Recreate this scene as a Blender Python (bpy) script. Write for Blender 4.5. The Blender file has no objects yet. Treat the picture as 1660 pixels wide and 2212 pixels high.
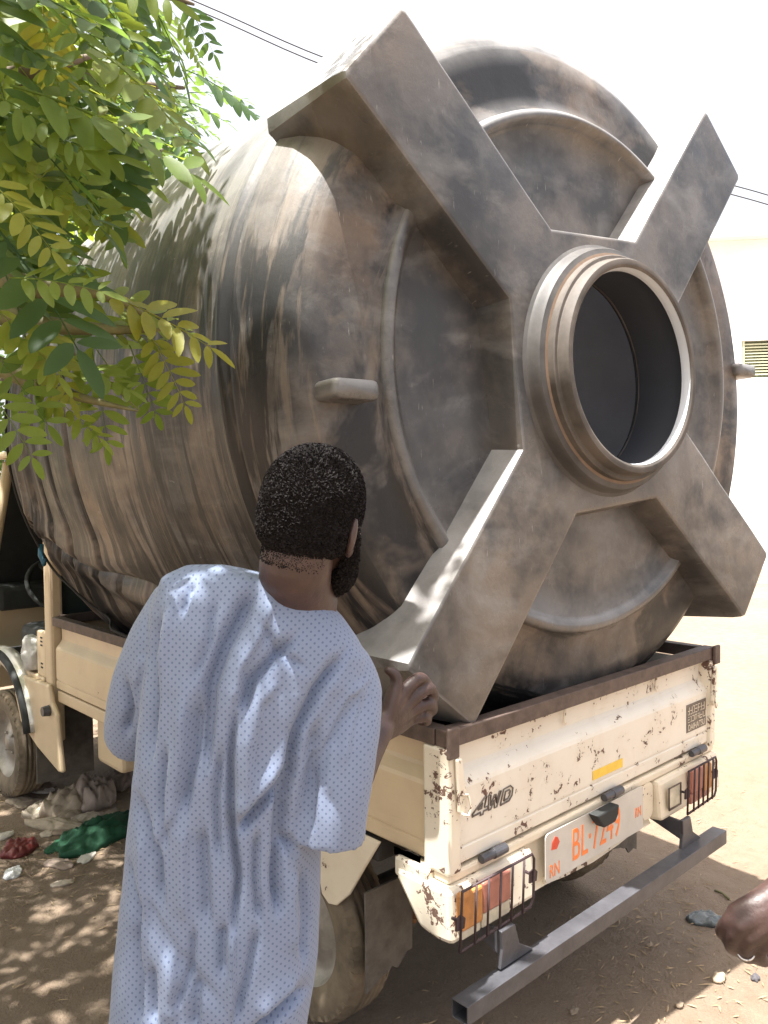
import bpy, bmesh, math, random
import numpy as np
from mathutils import Vector, Matrix, noise
random.seed(7); rng = np.random.default_rng(7)
R = math.radians
scene = bpy.context.scene
col = scene.collection

# ------------------------------------------------------------------ camera
CAM = Vector((-2.0607, -1.26857, 1.57012))
RGT = Vector((0.73154, -0.68169, -0.01169)); UPV = Vector((0.03017, 0.01523, 0.99943)); FWD = Vector((0.68113, 0.73148, -0.03171))
FPX = 1730.4
cd = bpy.data.cameras.new('camera'); cam = bpy.data.objects.new('camera', cd); col.objects.link(cam)
cd.sensor_fit = 'VERTICAL'; cd.sensor_height = 24.0; cd.lens = 24.0*FPX/2212.0
cd.clip_start = 0.05; cd.clip_end = 2000
m = Matrix((RGT, UPV, -FWD)).transposed().to_4x4(); m.translation = CAM
cam.matrix_world = m
scene.camera = cam

# ------------------------------------------------------------------ sky, sun, exposure
SUN_EL, SUN_AZ = R(77.5), R(-87)          # azimuth from +Y towards +X
w = bpy.data.worlds.new('World'); scene.world = w; w.use_nodes = True
nt = w.node_tree; nt.nodes.clear()
sky = nt.nodes.new('ShaderNodeTexSky'); sky.sky_type = 'NISHITA'; sky.sun_disc = False
sky.sun_elevation = SUN_EL; sky.sun_rotation = SUN_AZ; sky.dust_density = 10.0; sky.air_density = 1.0; sky.ozone_density = 0.6
bg = nt.nodes.new('ShaderNodeBackground'); bg.inputs['Strength'].default_value = 0.14
wo = nt.nodes.new('ShaderNodeOutputWorld')
# the whole sky is whitened evenly, standing in for overexposure
hz = nt.nodes.new('ShaderNodeMix'); hz.data_type = 'RGBA'; hz.inputs[0].default_value = .62; hz.inputs[7].default_value = (2.7, 2.7, 2.75, 1)
nt.links.new(sky.outputs[0], hz.inputs[6]); nt.links.new(hz.outputs[2], bg.inputs[0]); nt.links.new(bg.outputs[0], wo.inputs[0])
sd = bpy.data.lights.new('sun', 'SUN'); sd.energy = 5.0; sd.angle = R(0.53); sd.color = (1, .972, .93)
sun = bpy.data.objects.new('sun', sd); col.objects.link(sun)
SV = Vector((math.sin(SUN_AZ)*math.cos(SUN_EL), math.cos(SUN_AZ)*math.cos(SUN_EL), math.sin(SUN_EL)))
sun.rotation_euler = SV.to_track_quat('Z', 'Y').to_euler(); sun.location = (2, 2, 9)
scene.view_settings.view_transform = 'Standard'; scene.view_settings.look = 'None'
scene.view_settings.exposure = 1.92; scene.view_settings.gamma = 1.0; scene.view_settings.use_curve_mapping = False
scene.render.engine = 'CYCLES'
scene.cycles.max_bounces = 14; scene.cycles.diffuse_bounces = 10; scene.cycles.use_denoising = True

# ------------------------------------------------------------------ helpers
def ray(px, py): return FWD + RGT*((px-830)/FPX) - UPV*((py-1106)/FPX)
def at(px, py, dep): return CAM + ray(px, py)*dep
def pix(P):
    d = Vector(P)-CAM; z = d.dot(FWD)
    return 830+FPX*d.dot(RGT)/z, 1106-FPX*d.dot(UPV)/z, z

def tag(o, label=None, cat=None, group=None, kind=None):
    if label: o['label'] = label
    if cat: o['category'] = cat
    if group: o['group'] = group
    if kind: o['kind'] = kind
    return o
def empty(name, loc=(0, 0, 0), parent=None):
    o = bpy.data.objects.new(name, None); col.objects.link(o); o.location = loc; o.empty_display_size = .1
    if parent: o.parent = parent
    return o
def obj(name, verts, faces, mat, parent=None, smooth=False, bevel=0, seg=2):
    me = bpy.data.meshes.new(name); me.from_pydata([tuple(v) for v in verts], [], [tuple(f) for f in faces]); me.update()
    return fin(name, me, mat, parent, smooth, bevel, seg)
def fin(name, me, mat, parent=None, smooth=False, bevel=0, seg=2):
    if mat:
        for mm in (mat if isinstance(mat, (list, tuple)) else [mat]): me.materials.append(mm)
    if smooth: me.polygons.foreach_set('use_smooth', [True]*len(me.polygons))
    o = bpy.data.objects.new(name, me); col.objects.link(o)
    if parent: o.parent = parent; o.matrix_parent_inverse = parent_inv(parent)
    if bevel:
        b = o.modifiers.new('bevel', 'BEVEL'); b.width = bevel; b.segments = seg; b.limit_method = 'ANGLE'; b.angle_limit = R(35)
    return o
def world_of(p):
    M = Matrix.Identity(4)
    while p is not None:
        M = (p.matrix_parent_inverse if p.parent else Matrix.Identity(4)) @ Matrix.LocRotScale(p.location, p.rotation_euler, p.scale) @ M if False else \
            ((p.matrix_parent_inverse @ Matrix.LocRotScale(p.location, p.rotation_euler, p.scale)) if p.parent else Matrix.LocRotScale(p.location, p.rotation_euler, p.scale)) @ M
        p = p.parent
    return M
def parent_inv(p): return world_of(p).inverted()
BF = [(0, 3, 2, 1), (4, 5, 6, 7), (0, 1, 5, 4), (1, 2, 6, 5), (2, 3, 7, 6), (3, 0, 4, 7)]
def box(name, x0, x1, y0, y1, z0, z1, mat, parent=None, bevel=.003):
    v = [(x0, y0, z0), (x1, y0, z0), (x1, y1, z0), (x0, y1, z0), (x0, y0, z1), (x1, y0, z1), (x1, y1, z1), (x0, y1, z1)]
    return obj(name, v, BF, mat, parent, bevel=bevel)
def prism(name, poly, axis, a0, a1, mat, parent=None, bevel=0, nseg=1, smooth=False):
    """poly of 2-D points extruded along axis 'X' (poly = y,z), 'Y' (x,z) or 'Z' (x,y)"""
    n = len(poly); v = []; f = []
    for k in range(nseg+1):
        a = a0+(a1-a0)*k/nseg
        for p in poly:
            v.append((a, p[0], p[1]) if axis == 'X' else (p[0], a, p[1]) if axis == 'Y' else (p[0], p[1], a))
    for k in range(nseg):
        for i in range(n): j = (i+1) % n; f.append((k*n+i, k*n+j, (k+1)*n+j, (k+1)*n+i))
    f.append(tuple(range(n))[::-1]); f.append(tuple(nseg*n+i for i in range(n)))
    o = obj(name, v, f, mat, parent, smooth, bevel)
    bm = bmesh.new(); bm.from_mesh(o.data); bmesh.ops.recalc_face_normals(bm, faces=bm.faces[:]); bm.to_mesh(o.data); bm.free()
    return o
def frames(path):
    P = [Vector(p) for p in path]; T = []
    for i in range(len(P)): T.append((P[min(i+1, len(P)-1)]-P[max(i-1, 0)]).normalized())
    n = T[0].orthogonal().normalized(); N = []
    for t in T:
        n = (n-t*n.dot(t)); n = n.normalized() if n.length > 1e-6 else t.orthogonal().normalized(); N.append(n.copy())
    return P, T, N
def tube_geo(path, rad, n=8, closed=False, caps=True):
    P, T, N = frames(path); v = []; f = []; k = len(P)
    for i in range(k):
        b = T[i].cross(N[i]); r = rad[i] if hasattr(rad, '__len__') else rad
        for j in range(n):
            a = 2*math.pi*j/n; v.append(P[i]+(N[i]*math.cos(a)+b*math.sin(a))*r)
    for i in range(k-1):
        for j in range(n): j2 = (j+1) % n; f.append((i*n+j, i*n+j2, (i+1)*n+j2, (i+1)*n+j))
    if caps: f.append(tuple(range(n))[::-1]); f.append(tuple((k-1)*n+j for j in range(n)))
    return v, f
def tube(name, path, rad, mat, parent=None, n=8, smooth=True):
    v, f = tube_geo(path, rad, n); return obj(name, v, f, mat, parent, smooth)
class Geo:
    def __init__(s): s.v = []; s.f = []; s.c = []
    def add(s, vf):
        o = len(s.v); s.v += [tuple(p) for p in vf[0]]; s.f += [tuple(i+o for i in q) for q in vf[1]]
def lathe_geo(prof, n=48, axis='Y', center=(0, 0, 0), close=False):
    v = []; f = []; k = len(prof); c = Vector(center)
    for a_, r_ in prof:
        for j in range(n):
            t = 2*math.pi*j/n; x, y = r_*math.cos(t), r_*math.sin(t)
            v.append(c+Vector((a_, x, y) if axis == 'X' else (x, a_, y) if axis == 'Y' else (x, y, a_)))
    for i in range(k-1 if not close else k):
        i2 = (i+1) % k
        for j in range(n): j2 = (j+1) % n; f.append((i*n+j, i*n+j2, i2*n+j2, i2*n+j))
    return v, f
def recalc(o):
    bm = bmesh.new(); bm.from_mesh(o.data); bmesh.ops.recalc_face_normals(bm, faces=bm.faces[:]); bm.to_mesh(o.data); bm.free(); return o
def text(name, s, size, M, mat, parent=None, depth=.0006, xs=1.0, shear=0):
    cu = bpy.data.curves.new(name, 'FONT'); cu.body = s; cu.size = size; cu.extrude = depth; cu.shear = shear; cu.align_x = 'CENTER'; cu.align_y = 'CENTER'
    t = bpy.data.objects.new('tmp_text', cu); col.objects.link(t)
    dg = bpy.context.evaluated_depsgraph_get(); me = bpy.data.meshes.new_from_object(t.evaluated_get(dg))
    bpy.data.objects.remove(t); bpy.data.curves.remove(cu)
    me.transform(M @ Matrix.Diagonal((xs, 1, 1, 1)))
    me.materials.clear()
    me.name = name
    return fin(name, me, mat, parent)
def nz(p, s=1.0): return noise.noise(Vector(p)*s)

# ------------------------------------------------------------------ materials
def mat_new(name):
    mt = bpy.data.materials.new(name); mt.use_nodes = True; n = mt.node_tree; return mt, n, n.nodes['Principled BSDF']
def N(n, t, **k):
    nd = n.nodes.new(t)
    for a, b in k.items():
        if a in nd.inputs: nd.inputs[a].default_value = b
        else: setattr(nd, a, b)
    return nd
def noise_tex(n, co, scale, detail=4, rough=.55, dist=0):
    t = N(n, 'ShaderNodeTexNoise'); t.inputs['Scale'].default_value = scale; t.inputs['Detail'].default_value = detail
    t.inputs['Roughness'].default_value = rough; t.inputs['Distortion'].default_value = dist; n.links.new(co, t.inputs['Vector']); return t.outputs['Fac']
def ramp(n, fac, stops):
    r = N(n, 'ShaderNodeValToRGB'); e = r.color_ramp.elements
    while len(e) < len(stops): e.new(.5)
    for el, (p, c) in zip(e, stops):
        el.position = p; el.color = (c, c, c, 1) if not hasattr(c, '__len__') else (*c, 1)
    n.links.new(fac, r.inputs['Fac']); return r.outputs['Color']
def mix(n, fac, a, b, mode='MIX'):
    mx = N(n, 'ShaderNodeMix', data_type='RGBA', blend_type=mode)
    for s, val in ((mx.inputs[0], fac), (mx.inputs[6], a), (mx.inputs[7], b)):
        if isinstance(val, (int, float)): s.default_value = val
        elif isinstance(val, tuple): s.default_value = (*val, 1)
        else: n.links.new(val, s)
    return mx.outputs[2]
def coord(n, kind='Object'): return N(n, 'ShaderNodeTexCoord').outputs[kind]
def mapping(n, co, scale): mp = N(n, 'ShaderNodeMapping'); mp.inputs['Scale'].default_value = scale; n.links.new(co, mp.inputs['Vector']); return mp.outputs[0]
def bump(n, p, h, strength=.3, dist=.01):
    b = N(n, 'ShaderNodeBump'); b.inputs['Strength'].default_value = strength; b.inputs['Distance'].default_value = dist
    n.links.new(h, b.inputs['Height']); n.links.new(b.outputs[0], p.inputs['Normal'])
def plain(name, c, rough=.6, metal=0, var=.25, scale=12, bmp=.15):
    mt, n, p = mat_new(name); co = coord(n)
    f = noise_tex(n, co, scale, 6, .65)
    cc = mix(n, ramp(n, f, [(.3, 0), (.7, 1)]), tuple(x*(1-var) for x in c), tuple(min(1, x*(1+var)) for x in c))
    n.links.new(cc, p.inputs['Base Color']); p.inputs['Roughness'].default_value = rough; p.inputs['Metallic'].default_value = metal
    if bmp: bump(n, p, noise_tex(n, co, scale*6, 4), bmp, .003)
    return mt
def paint(name, base, chips, rust=(.075, .042, .03), dust=.35):
    """old cream paint: chips through to rust, dust film, fine scratches"""
    mt, n, p = mat_new(name); co = coord(n)
    big = noise_tex(n, co, 2.2, 3); mid = noise_tex(n, co, 9, 5, .6, .4); fine = noise_tex(n, co, 46, 5, .7, .6)
    c = mix(n, ramp(n, big, [(.35, 0), (.7, 1)]), base, tuple(x*.9 for x in base))
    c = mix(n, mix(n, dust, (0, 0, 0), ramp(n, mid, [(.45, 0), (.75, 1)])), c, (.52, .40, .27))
    st = noise_tex(n, mapping(n, co, (3, 3, 55)), 4, 4, .6)
    c = mix(n, ramp(n, st, [(.62, 0), (.75, .28)]), c, (.36, .27, .19))
    # chips: fine noise gated by a broad one
    ad = N(n, 'ShaderNodeMath', operation='ADD'); n.links.new(fine, ad.inputs[0])
    ml = N(n, 'ShaderNodeMath', operation='MULTIPLY'); n.links.new(mid, ml.inputs[0]); ml.inputs[1].default_value = .9
    n.links.new(ml.outputs[0], ad.inputs[1])
    th = 1.30-chips*.30
    k = ramp(n, N_half(n, ad.outputs[0]), [(th/2-.006, 0), (th/2+.004, 1)])
    rc = mix(n, fine, rust, tuple(x*2.2 for x in rust))
    c = mix(n, k, c, rc)
    n.links.new(c, p.inputs['Base Color'])
    n.links.new(mix(n, k, (.38, .38, .38), (.85, .85, .85)), p.inputs['Roughness'])
    sub = N(n, 'ShaderNodeMath', operation='SUBTRACT'); sub.inputs[0].default_value = 1; n.links.new(k, sub.inputs[1])
    bump(n, p, sub.outputs[0], .35, .002)
    return mt
def N_half(n, s):
    ml = N(n, 'ShaderNodeMath', operation='MULTIPLY'); n.links.new(s, ml.inputs[0]); ml.inputs[1].default_value = .5; return ml.outputs[0]

M = {}
CREAM = (.745, .69, .59)
M['cream'] = paint('cream_paint', CREAM, .66)
M['cream_worn'] = paint('cream_paint_worn', (.76, .69, .56), .82)
M['cream_mid'] = paint('cream_paint_mid', (.75, .66, .51), .52)
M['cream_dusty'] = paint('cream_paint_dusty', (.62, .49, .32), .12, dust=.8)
M['rim'] = plain('rusty_angle_iron', (.105, .075, .062), .62, .25, .35, 25)
M['steel'] = plain('grey_bare_steel', (.085, .085, .095), .42, .4, .3, 14)
M['rubber'] = plain('dusty_rubber', (.105, .092, .078), .9, 0, .35, 18)
M['tyre'] = plain('dusty_tyre', (.16, .125, .085), .92, 0, .45, 9)
M['dark'] = plain('dark_trim', (.018, .02, .02), .75, 0, .3, 10)
M['dgreen'] = plain('dark_green_trim', (.02, .035, .03), .6, 0, .3, 10)
M['under'] = plain('dark_underbody', (.03, .026, .022), .8, 0, .4, 10)
M['spring'] = plain('rusty_spring_steel', (.16, .075, .03), .75, .1, .4, 22)
M['plate'] = plain('white_plate', (.52, .49, .44), .4, 0, .1, 8)
M['orange'] = plain('orange_lettering', (.85, .22, .05), .5, 0, .12, 60, 0)
M['red'] = plain('red_mark', (.62, .07, .03), .5, 0, .1, 60, 0)
M['yellow'] = plain('yellow_sticker', (.80, .52, .06), .5, 0, .1, 30, 0)
M['decal'] = plain('grey_brown_decal', (.13, .105, .085), .55, 0, .25, 50, 0)
M['lens_o'] = plain('orange_lens', (.46, .20, .06), .4, 0, .25, 25)
M['lens_r'] = plain('faded_red_lens', (.38, .15, .11), .4, 0, .25, 25)
M['lens_w'] = plain('clear_lens', (.55, .50, .38), .25, 0, .2, 25)
M['wire'] = plain('dark_wire', (.05, .032, .035), .6, .3, .3, 40)
M['chrome'] = plain('silver_trim', (.60, .58, .52), .35, .35, .2, 12)
M['hub'] = plain('steel_wheel', (.32, .29, .25), .5, .5, .3, 14)

def tank_mat(name, streak):
    mt, n, p = mat_new(name)
    co = coord(n)
    mr = N(n, 'ShaderNodeMapping'); mr.inputs['Rotation'].default_value = (0, 0, R(5)); n.links.new(co, mr.inputs['Vector']); uv = mr.outputs[0]
    b1 = noise_tex(n, co, 1.6, 6, .60, .25); b2 = noise_tex(n, co, 4.5, 7, .62, .15); b3 = noise_tex(n, co, 19, 6, .7, .2)
    tan = mix(n, b3, (.130, .086, .053), (.175, .130, .094)) if streak else mix(n, b3, (.105, .082, .062), (.160, .134, .110))
    grey = mix(n, b3, (.030, .030, .032), (.066, .065, .066))
    c = mix(n, ramp(n, b1, [(.36, 0), (.64, 1)]), grey, tan)
    dk = ramp(n, b2, [(.46, 0), (.64, .86)])
    c = mix(n, dk, c, (.013, .014, .017))
    so = noise_tex(n, co, 2.1, 6, .62, .2)
    c = mix(n, ramp(n, so, [(.53, 0), (.63, .75)]), c, (.016, .017, .020))
    # chalky rubbed smears, swept along one direction
    sm = noise_tex(n, mapping(n, co, (2.2, 1.2, 3.4)), 2.2, 6, .62, .35)
    c = mix(n, ramp(n, sm, [(.50, 0), (.75, .5)]), c, (.22, .217, .212))
    sc = noise_tex(n, mapping(n, co, (60, 9, 9)), 2.4, 3, .6, .3)
    c = mix(n, ramp(n, sc, [(.68, 0), (.76, .35)]), c, (.40, .39, .37))
    if streak:
        s1 = noise_tex(n, mapping(n, uv, (1.3, 11, 1.3)), 1.0, 6, .62, .7)
        s2 = noise_tex(n, mapping(n, uv, (4.5, 55, 4.5)), 1.0, 4, .6, .4)
        c = mix(n, ramp(n, s1, [(.47, 0), (.52, .95)]), c, (.009, .009, .010))
        c = mix(n, ramp(n, s2, [(.55, 0), (.66, .32)]), c, (.21, .165, .12))
        c = mix(n, ramp(n, noise_tex(n, mapping(n, uv, (1.4, 34, 1.4)), 1.3, 3), [(.60, 0), (.70, .30)]), c, (.016, .015, .015))
    # pale dust on what faces up, with sun glare painted into its colour
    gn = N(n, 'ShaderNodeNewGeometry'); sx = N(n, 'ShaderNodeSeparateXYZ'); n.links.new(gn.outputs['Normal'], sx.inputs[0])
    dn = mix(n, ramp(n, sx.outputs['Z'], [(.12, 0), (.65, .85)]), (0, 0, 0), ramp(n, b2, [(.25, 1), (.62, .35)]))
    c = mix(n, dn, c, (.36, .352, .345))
    n.links.new(c, p.inputs['Base Color'])
    n.links.new(ramp(n, b2, [(.3, .36), (.7, .58)]), p.inputs['Roughness'])
    p.inputs['Specular IOR Level'].default_value = .3 if streak else .45
    p.inputs['Coat Weight'].default_value = .12 if streak else .35; p.inputs['Coat IOR'].default_value = 1.55
    n.links.new(ramp(n, b2, [(.3, .16), (.65, .42)]), p.inputs['Coat Roughness'])
    if streak:
        ln = noise_tex(n, mapping(n, uv, (2.0, 90, 2.0)), 1.0, 4, .6, .3)
        bump(n, p, mix(n, .3, mix(n, .5, b3, b2), ln), .28, .012)
    else:
        ge = N(n, 'ShaderNodeNewGeometry')
        ed = ramp(n, ge.outputs['Pointiness'], [(.53, 0), (.62, .75)])
        c2 = mix(n, mix(n, ramp(n, b2, [(.40, 0), (.55, 1)]), (0, 0, 0), ed), c, (.36, .36, .355)); n.links.new(c2, p.inputs['Base Color'])
        bump(n, p, mix(n, .5, b3, b2), .22, .012)
    return mt
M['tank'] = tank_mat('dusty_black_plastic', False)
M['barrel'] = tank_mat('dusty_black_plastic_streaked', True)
M['neck'] = plain('worn_brown_rim', (.072, .060, .050), .68, 0, .6, 7)
M['neck_dark'] = plain('sooty_ring', (.058, .053, .050), .6, 0, .6, 5)
M['neck_rust'] = plain('orange_dust_line', (.17, .115, .078), .7, 0, .2, 20)
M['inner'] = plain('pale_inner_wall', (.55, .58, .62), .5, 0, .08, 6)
M['tube'] = plain('dark_neck_wall', (.040, .044, .054), .85, 0, .1, 3)  # darkened against the skylight it catches, so the mouth looks even
M['hollow'] = plain('whitened_inner_shell', (.84, .86, .90), .75, 0, .1, 3)  # near white, brightens the unlit inside to the neck wall's tone

def ground_mat():
    mt, n, p = mat_new('sandy_soil'); co = coord(n)
    a = noise_tex(n, co, .8, 5, .6); b = noise_tex(n, co, 14, 7, .7); c3 = noise_tex(n, co, 90, 5, .7)
    c = mix(n, ramp(n, a, [(.3, 0), (.7, 1)]), (.24, .178, .122), (.30, .228, .162))
    c = mix(n, ramp(n, b, [(.35, .0), (.75, .7)]), c, (.19, .128, .08))
    c = mix(n, ramp(n, c3, [(.60, 0), (.72, .5)]), c, (.38, .30, .21))
    n.links.new(c, p.inputs['Base Color']); p.inputs['Roughness'].default_value = .95
    bump(n, p, mix(n, .45, b, c3), 1.0, .045); return mt
M['soil'] = ground_mat()

# ------------------------------------------------------------------ ground
def gz(x, y):
    h = .035*nz((x*.55, y*.55, 3.1)) + .022*nz((x*1.9, y*1.9, .3)) + .011*nz((x*5.5, y*5.5, 7.7)) + .005*nz((x*15, y*15, 2))
    h *= min(1, max(.25, (abs(x)+.2)))
    if x > .55: h -= min(.17, (x-.55)*.20)  # slope shaped to draw the tank's shadow edge closer
    return h-.012
def build_ground():
    def axis(c0, c1, d, far):
        a = list(np.arange(c0, c1+1e-6, d)); k = d; lo, hi = c0, c1
        while hi < far: k *= 1.28; hi += k; a.append(hi)
        k = d
        while lo > -far: k *= 1.28; lo -= k; a.insert(0, lo)
        return a
    X = axis(-2.4, 3.2, .03, 900); Y = axis(-1.4, 4.2, .03, 900); nx = len(X)
    v = [(x, y, gz(x, y) if abs(x) < 12 and abs(y) < 12 else (-.18 if x > 0 else -.012)) for y in Y for x in X]
    f = [(j*nx+i, j*nx+i+1, (j+1)*nx+i+1, (j+1)*nx+i) for j in range(len(Y)-1) for i in range(nx-1)]
    tag(obj('ground', v, f, M['soil'], smooth=True), kind='structure')
build_ground()

# ------------------------------------------------------------------ small truck
truck = empty('pickup_truck', (0, 1.6, 0))
tag(truck, 'small worn cream flatbed truck with chipped paint carrying the huge tank', 'truck')
XW = .68
def gate_profile(sgn=1):   # (depth inwards, z)
    return [(.006, .660), (0, .666), (0, .698), (.004, .701), (.004, .705), (0, .708), (0, .842), (.004, .852), (.024, .876), (.029, .886), (.029, .952), (.05, .952), (.05, .660)]
tg = prism('tailgate', gate_profile(), 'X', -.652, .662, M['cream'], truck, nseg=1)
for s in (-1, 1):
    poly = [(s*(XW-d), z) for d, z in gate_profile()]
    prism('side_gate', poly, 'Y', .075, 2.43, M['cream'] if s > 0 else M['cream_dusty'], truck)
    # corner post at the rear
    prism('corner_post', [(s*.694, -.012), (s*.652, -.014), (s*.650, .04), (s*.664, .074), (s*.694, .074)], 'Z', .648, .952, M['cream_worn'], truck, bevel=.008)
    lt = prism('post_latch', [(s*.672, .80), (s*.650, .795), (s*.642, .815), (s*.648, .86), (s*.660, .93), (s*.680, .93)], 'Y', -.026, -.015, M['cream_worn'], truck, bevel=.004)
    tube('latch_loop', [(s*.668, -.03, .80), (s*.650, -.034, .792), (s*.640, -.034, .812), (s*.650, -.032, .842), (s*.664, -.03, .845)], .0035, M['cream_worn'], lt, 6)
# bed
box('bed_floor', -.63, .63, .05, 2.44, .655, .675, M['under'], truck)
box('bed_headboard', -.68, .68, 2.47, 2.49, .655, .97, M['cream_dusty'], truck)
# welded angle-iron rim round the top of the bed
def rail(name, x0, x1, y0, y1):
    return box(name, x0, x1, y0, y1, .9525, .994, M['rim'], truck, .003)
rr = rail('bed_rail', -.690, .700, -.008, .034)
rl = rail('bed_rail', -.694, -.652, .036, 2.43)
rail('bed_rail', .652, .694, .036, 2.43); rail('bed_rail', -.65, .65, 2.432, 2.468)
box('rail_bracket', -.700, -.662, -.020, -.009, .930, 1.004, M['rim'], truck, .004)
box('rail_bracket', .672, .712, -.022, -.009, .935, 1.000, M['rim'], truck, .004)
box('rail_bracket', .50, .56, .30, .33, .9945, 1.006, M['rim'], truck, .003)
for xx in (-.18, .33): # little hooks below the rail
    tube('tailgate_hook', [(xx, .026, .948), (xx, .018, .94), (xx, .020, .905), (xx+.01, .022, .898)], .004, M['cream_worn'], truck, 6)
# hinges
def hinge(cx, side=False):
    prof = [(-.048, 0), (-.048, .011), (-.004, .011), (-.004, .0135), (.046, .0135), (.046, 0)]
    v, f = lathe_geo(prof, 14, 'X')
    if side: v = [Vector((-.693, cx-p.x, .655+p.z)) for p in v]
    else: v = [Vector((cx+p.x, -.014+p.y, .6585+p.z)) for p in v]
    o = recalc(obj('hinge', v, f, M['steel'] if not side else M['cream_worn'], truck, False, .002))
    return o
for cx in (-.535, .015, .555): hinge(cx)
hinge(.13, True); hinge(1.3, True)
# sill under the tailgate and lamp housings
box('rear_sill', -.690, .690, -.006, .045, .628, .6525, M['cream_mid'], truck, .006)
hp = [(-.034, .502), (.02, .497), (.075, .507), (.15, .598), (.155, .6265), (-.022, .6265)]
for s in (-1, 1):
    x0, x1 = (-.712, -.385) if s < 0 else (.270, .690)
    prism('lamp_housing', hp, 'X', x0, x1, M['cream_worn'] if s < 0 else M['cream_mid'], truck, .012)
box('corner_skirt', -.706, -.664, .05, .165, .600, .6515, M['cream_worn'], truck, .008)
# recessed number plate panel with a bent lower lip
prism('plate_panel', [(.012, .6265), (.012, .500), (.004, .488), (.022, .484), (.03, .50), (.03, .6265)], 'X', -.384, .269, M['cream_mid'], truck)
prism('plate_lip', [(-.30, .508), (-.05, .500), (-.03, .486), (.06, .486), (.08, .500), (.17, .503), (.17, .492), (.08, .480), (-.06, .472), (-.20, .478), (-.30, .49)], 'Y', .0045, .0115, M['cream_worn'], truck)
# number plate
def rot_rect(x0, x1, z0, z1, r, n=5):
    pts = []
    for cx, cz, a0 in ((x1-r, z1-r, 0), (x0+r, z1-r, 90), (x0+r, z0+r, 180), (x1-r, z0+r, 270)):
        for k in range(n+1): a = R(a0+90*k/n); pts.append((cx+r*math.cos(a), cz+r*math.sin(a)))
    return pts
pl = prism('number_plate', rot_rect(-.325, .180, .506, .640, .014), 'Y', -.019, -.016, M['plate'], truck)
TM = lambda x, y, z: Matrix.Translation((x, y, z)) @ Matrix.Rotation(R(90), 4, 'X')
text('plate_number', 'BL\u00b77249', .128, TM(-.078, -.0195, .568), M['orange'], pl, .0006, .60)
text('plate_country_mark', 'RN', .050, TM(-.285, -.0195, .533), M['orange'], pl, .0006, .72)
text('plate_side_mark', 'RN', .044, TM(.150, -.0195, .565), M['orange'], pl, .0006, .6)
prism('plate_emblem', [(-.300, .592), (-.275, .588), (-.262, .604), (-.270, .618), (-.282, .624), (-.296, .612)], 'Y', -.0200, -.0192, M['red'], pl)
# plate lamp
prism('plate_lamp', [(-.130, .644), (-.010, .644), (-.014, .618), (-.030, .598), (-.090, .598), (-.108, .616)], 'Y', -.052, -.0205, M['dark'], truck, .005)
# plate bracket strip on the right
prism('plate_bracket', rot_rect(.200, .265, .515, .630, .025), 'Y', -.006, .0115, M['cream_mid'], truck)
box('plate_bolt_strip', .186, .193, -.0165, .0115, .585, .632, M['cream_worn'], truck, .001)
# small reversing lamp
rv = box('reversing_lamp', .305, .378, -.040, -.033, .535, .600, M['lens_w'], truck, .003)
tube('lamp_rim', [(.303, -.041, .533), (.380, -.041, .533), (.380, -.041, .602), (.303, -.041, .602), (.303, -.041, .533)], .003, M['rim'], rv, 6)
# tail lamps with welded wire guards
def tail_lamp(s, x0, x1):
    lp = empty('tail_lamp', ((x0+x1)/2, -.03, .57), truck); lp.matrix_parent_inverse = parent_inv(truck)
    xs = [x0+(x1-x0)*k for k in (.02, .34, .80, .98)]
    if s > 0: xs = [x1-(x1-x0)*k for k in (.02, .34, .80, .98)]
    a, b = sorted(xs[0:2]); box('orange_lens', a, b, -.052, -.030, .535, .622, M['lens_o'], lp, .006)
    box('lower_lens', a+.004, b-.004, -.046, -.030, .512, .533, M['lens_w'] if s < 0 else M['lens_r'], lp, .004)
    a, b = sorted(xs[1:3]); box('red_lens', a+.002, b, -.050, -.030, .548, .624, M['lens_r'], lp, .006)
    box('lower_lens', a+.002, b, -.045, -.030, .512, .546, M['lens_w'] if s < 0 else M['lens_r'], lp, .004)
    g = .062; zt, zb = .640, .503
    xa, xb = (x0-.006, x1+.028) if s < 0 else (x0-.012, x1+.006)
    sk = .010
    loop = [(xa-sk, -g, zb), (xa, -g, zt), (xb-.008, -g, zt+.002), (xb, -g, zt-.012), (xb-.004, -g, zb+.025), (xb-.016, -g, zb+.008), (xa-sk, -g, zb)]
    gd = tube('lamp_guard', loop, .0036, M['wire'], lp, 8)
    for k in range(1, 6):
        q = k/6; xx = xa+(xb-xa)*q
        tube('guard_bar', [(xx-sk*.8, -g-.004, zb+.006*q), (xx, -g-.004, zt+.001)], .0032, M['wire'], gd, 6)
    for xx, zz in ((xa-.004, .57), (xb, .585)):
        prism('guard_tab', [(xx-.016, zz-.016), (xx+.012, zz-.018), (xx+.016, zz+.004), (xx+.004, zz+.016), (xx-.014, zz+.012)], 'Y', -g+.001, -g+.006, M['wire'], gd)
        tube('guard_stud', [(xx, -.033, zz), (xx, -g, zz)], .004, M['wire'], gd, 6)
tail_lamp(-1, -.700, -.462); tail_lamp(1, .405, .585)
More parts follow.
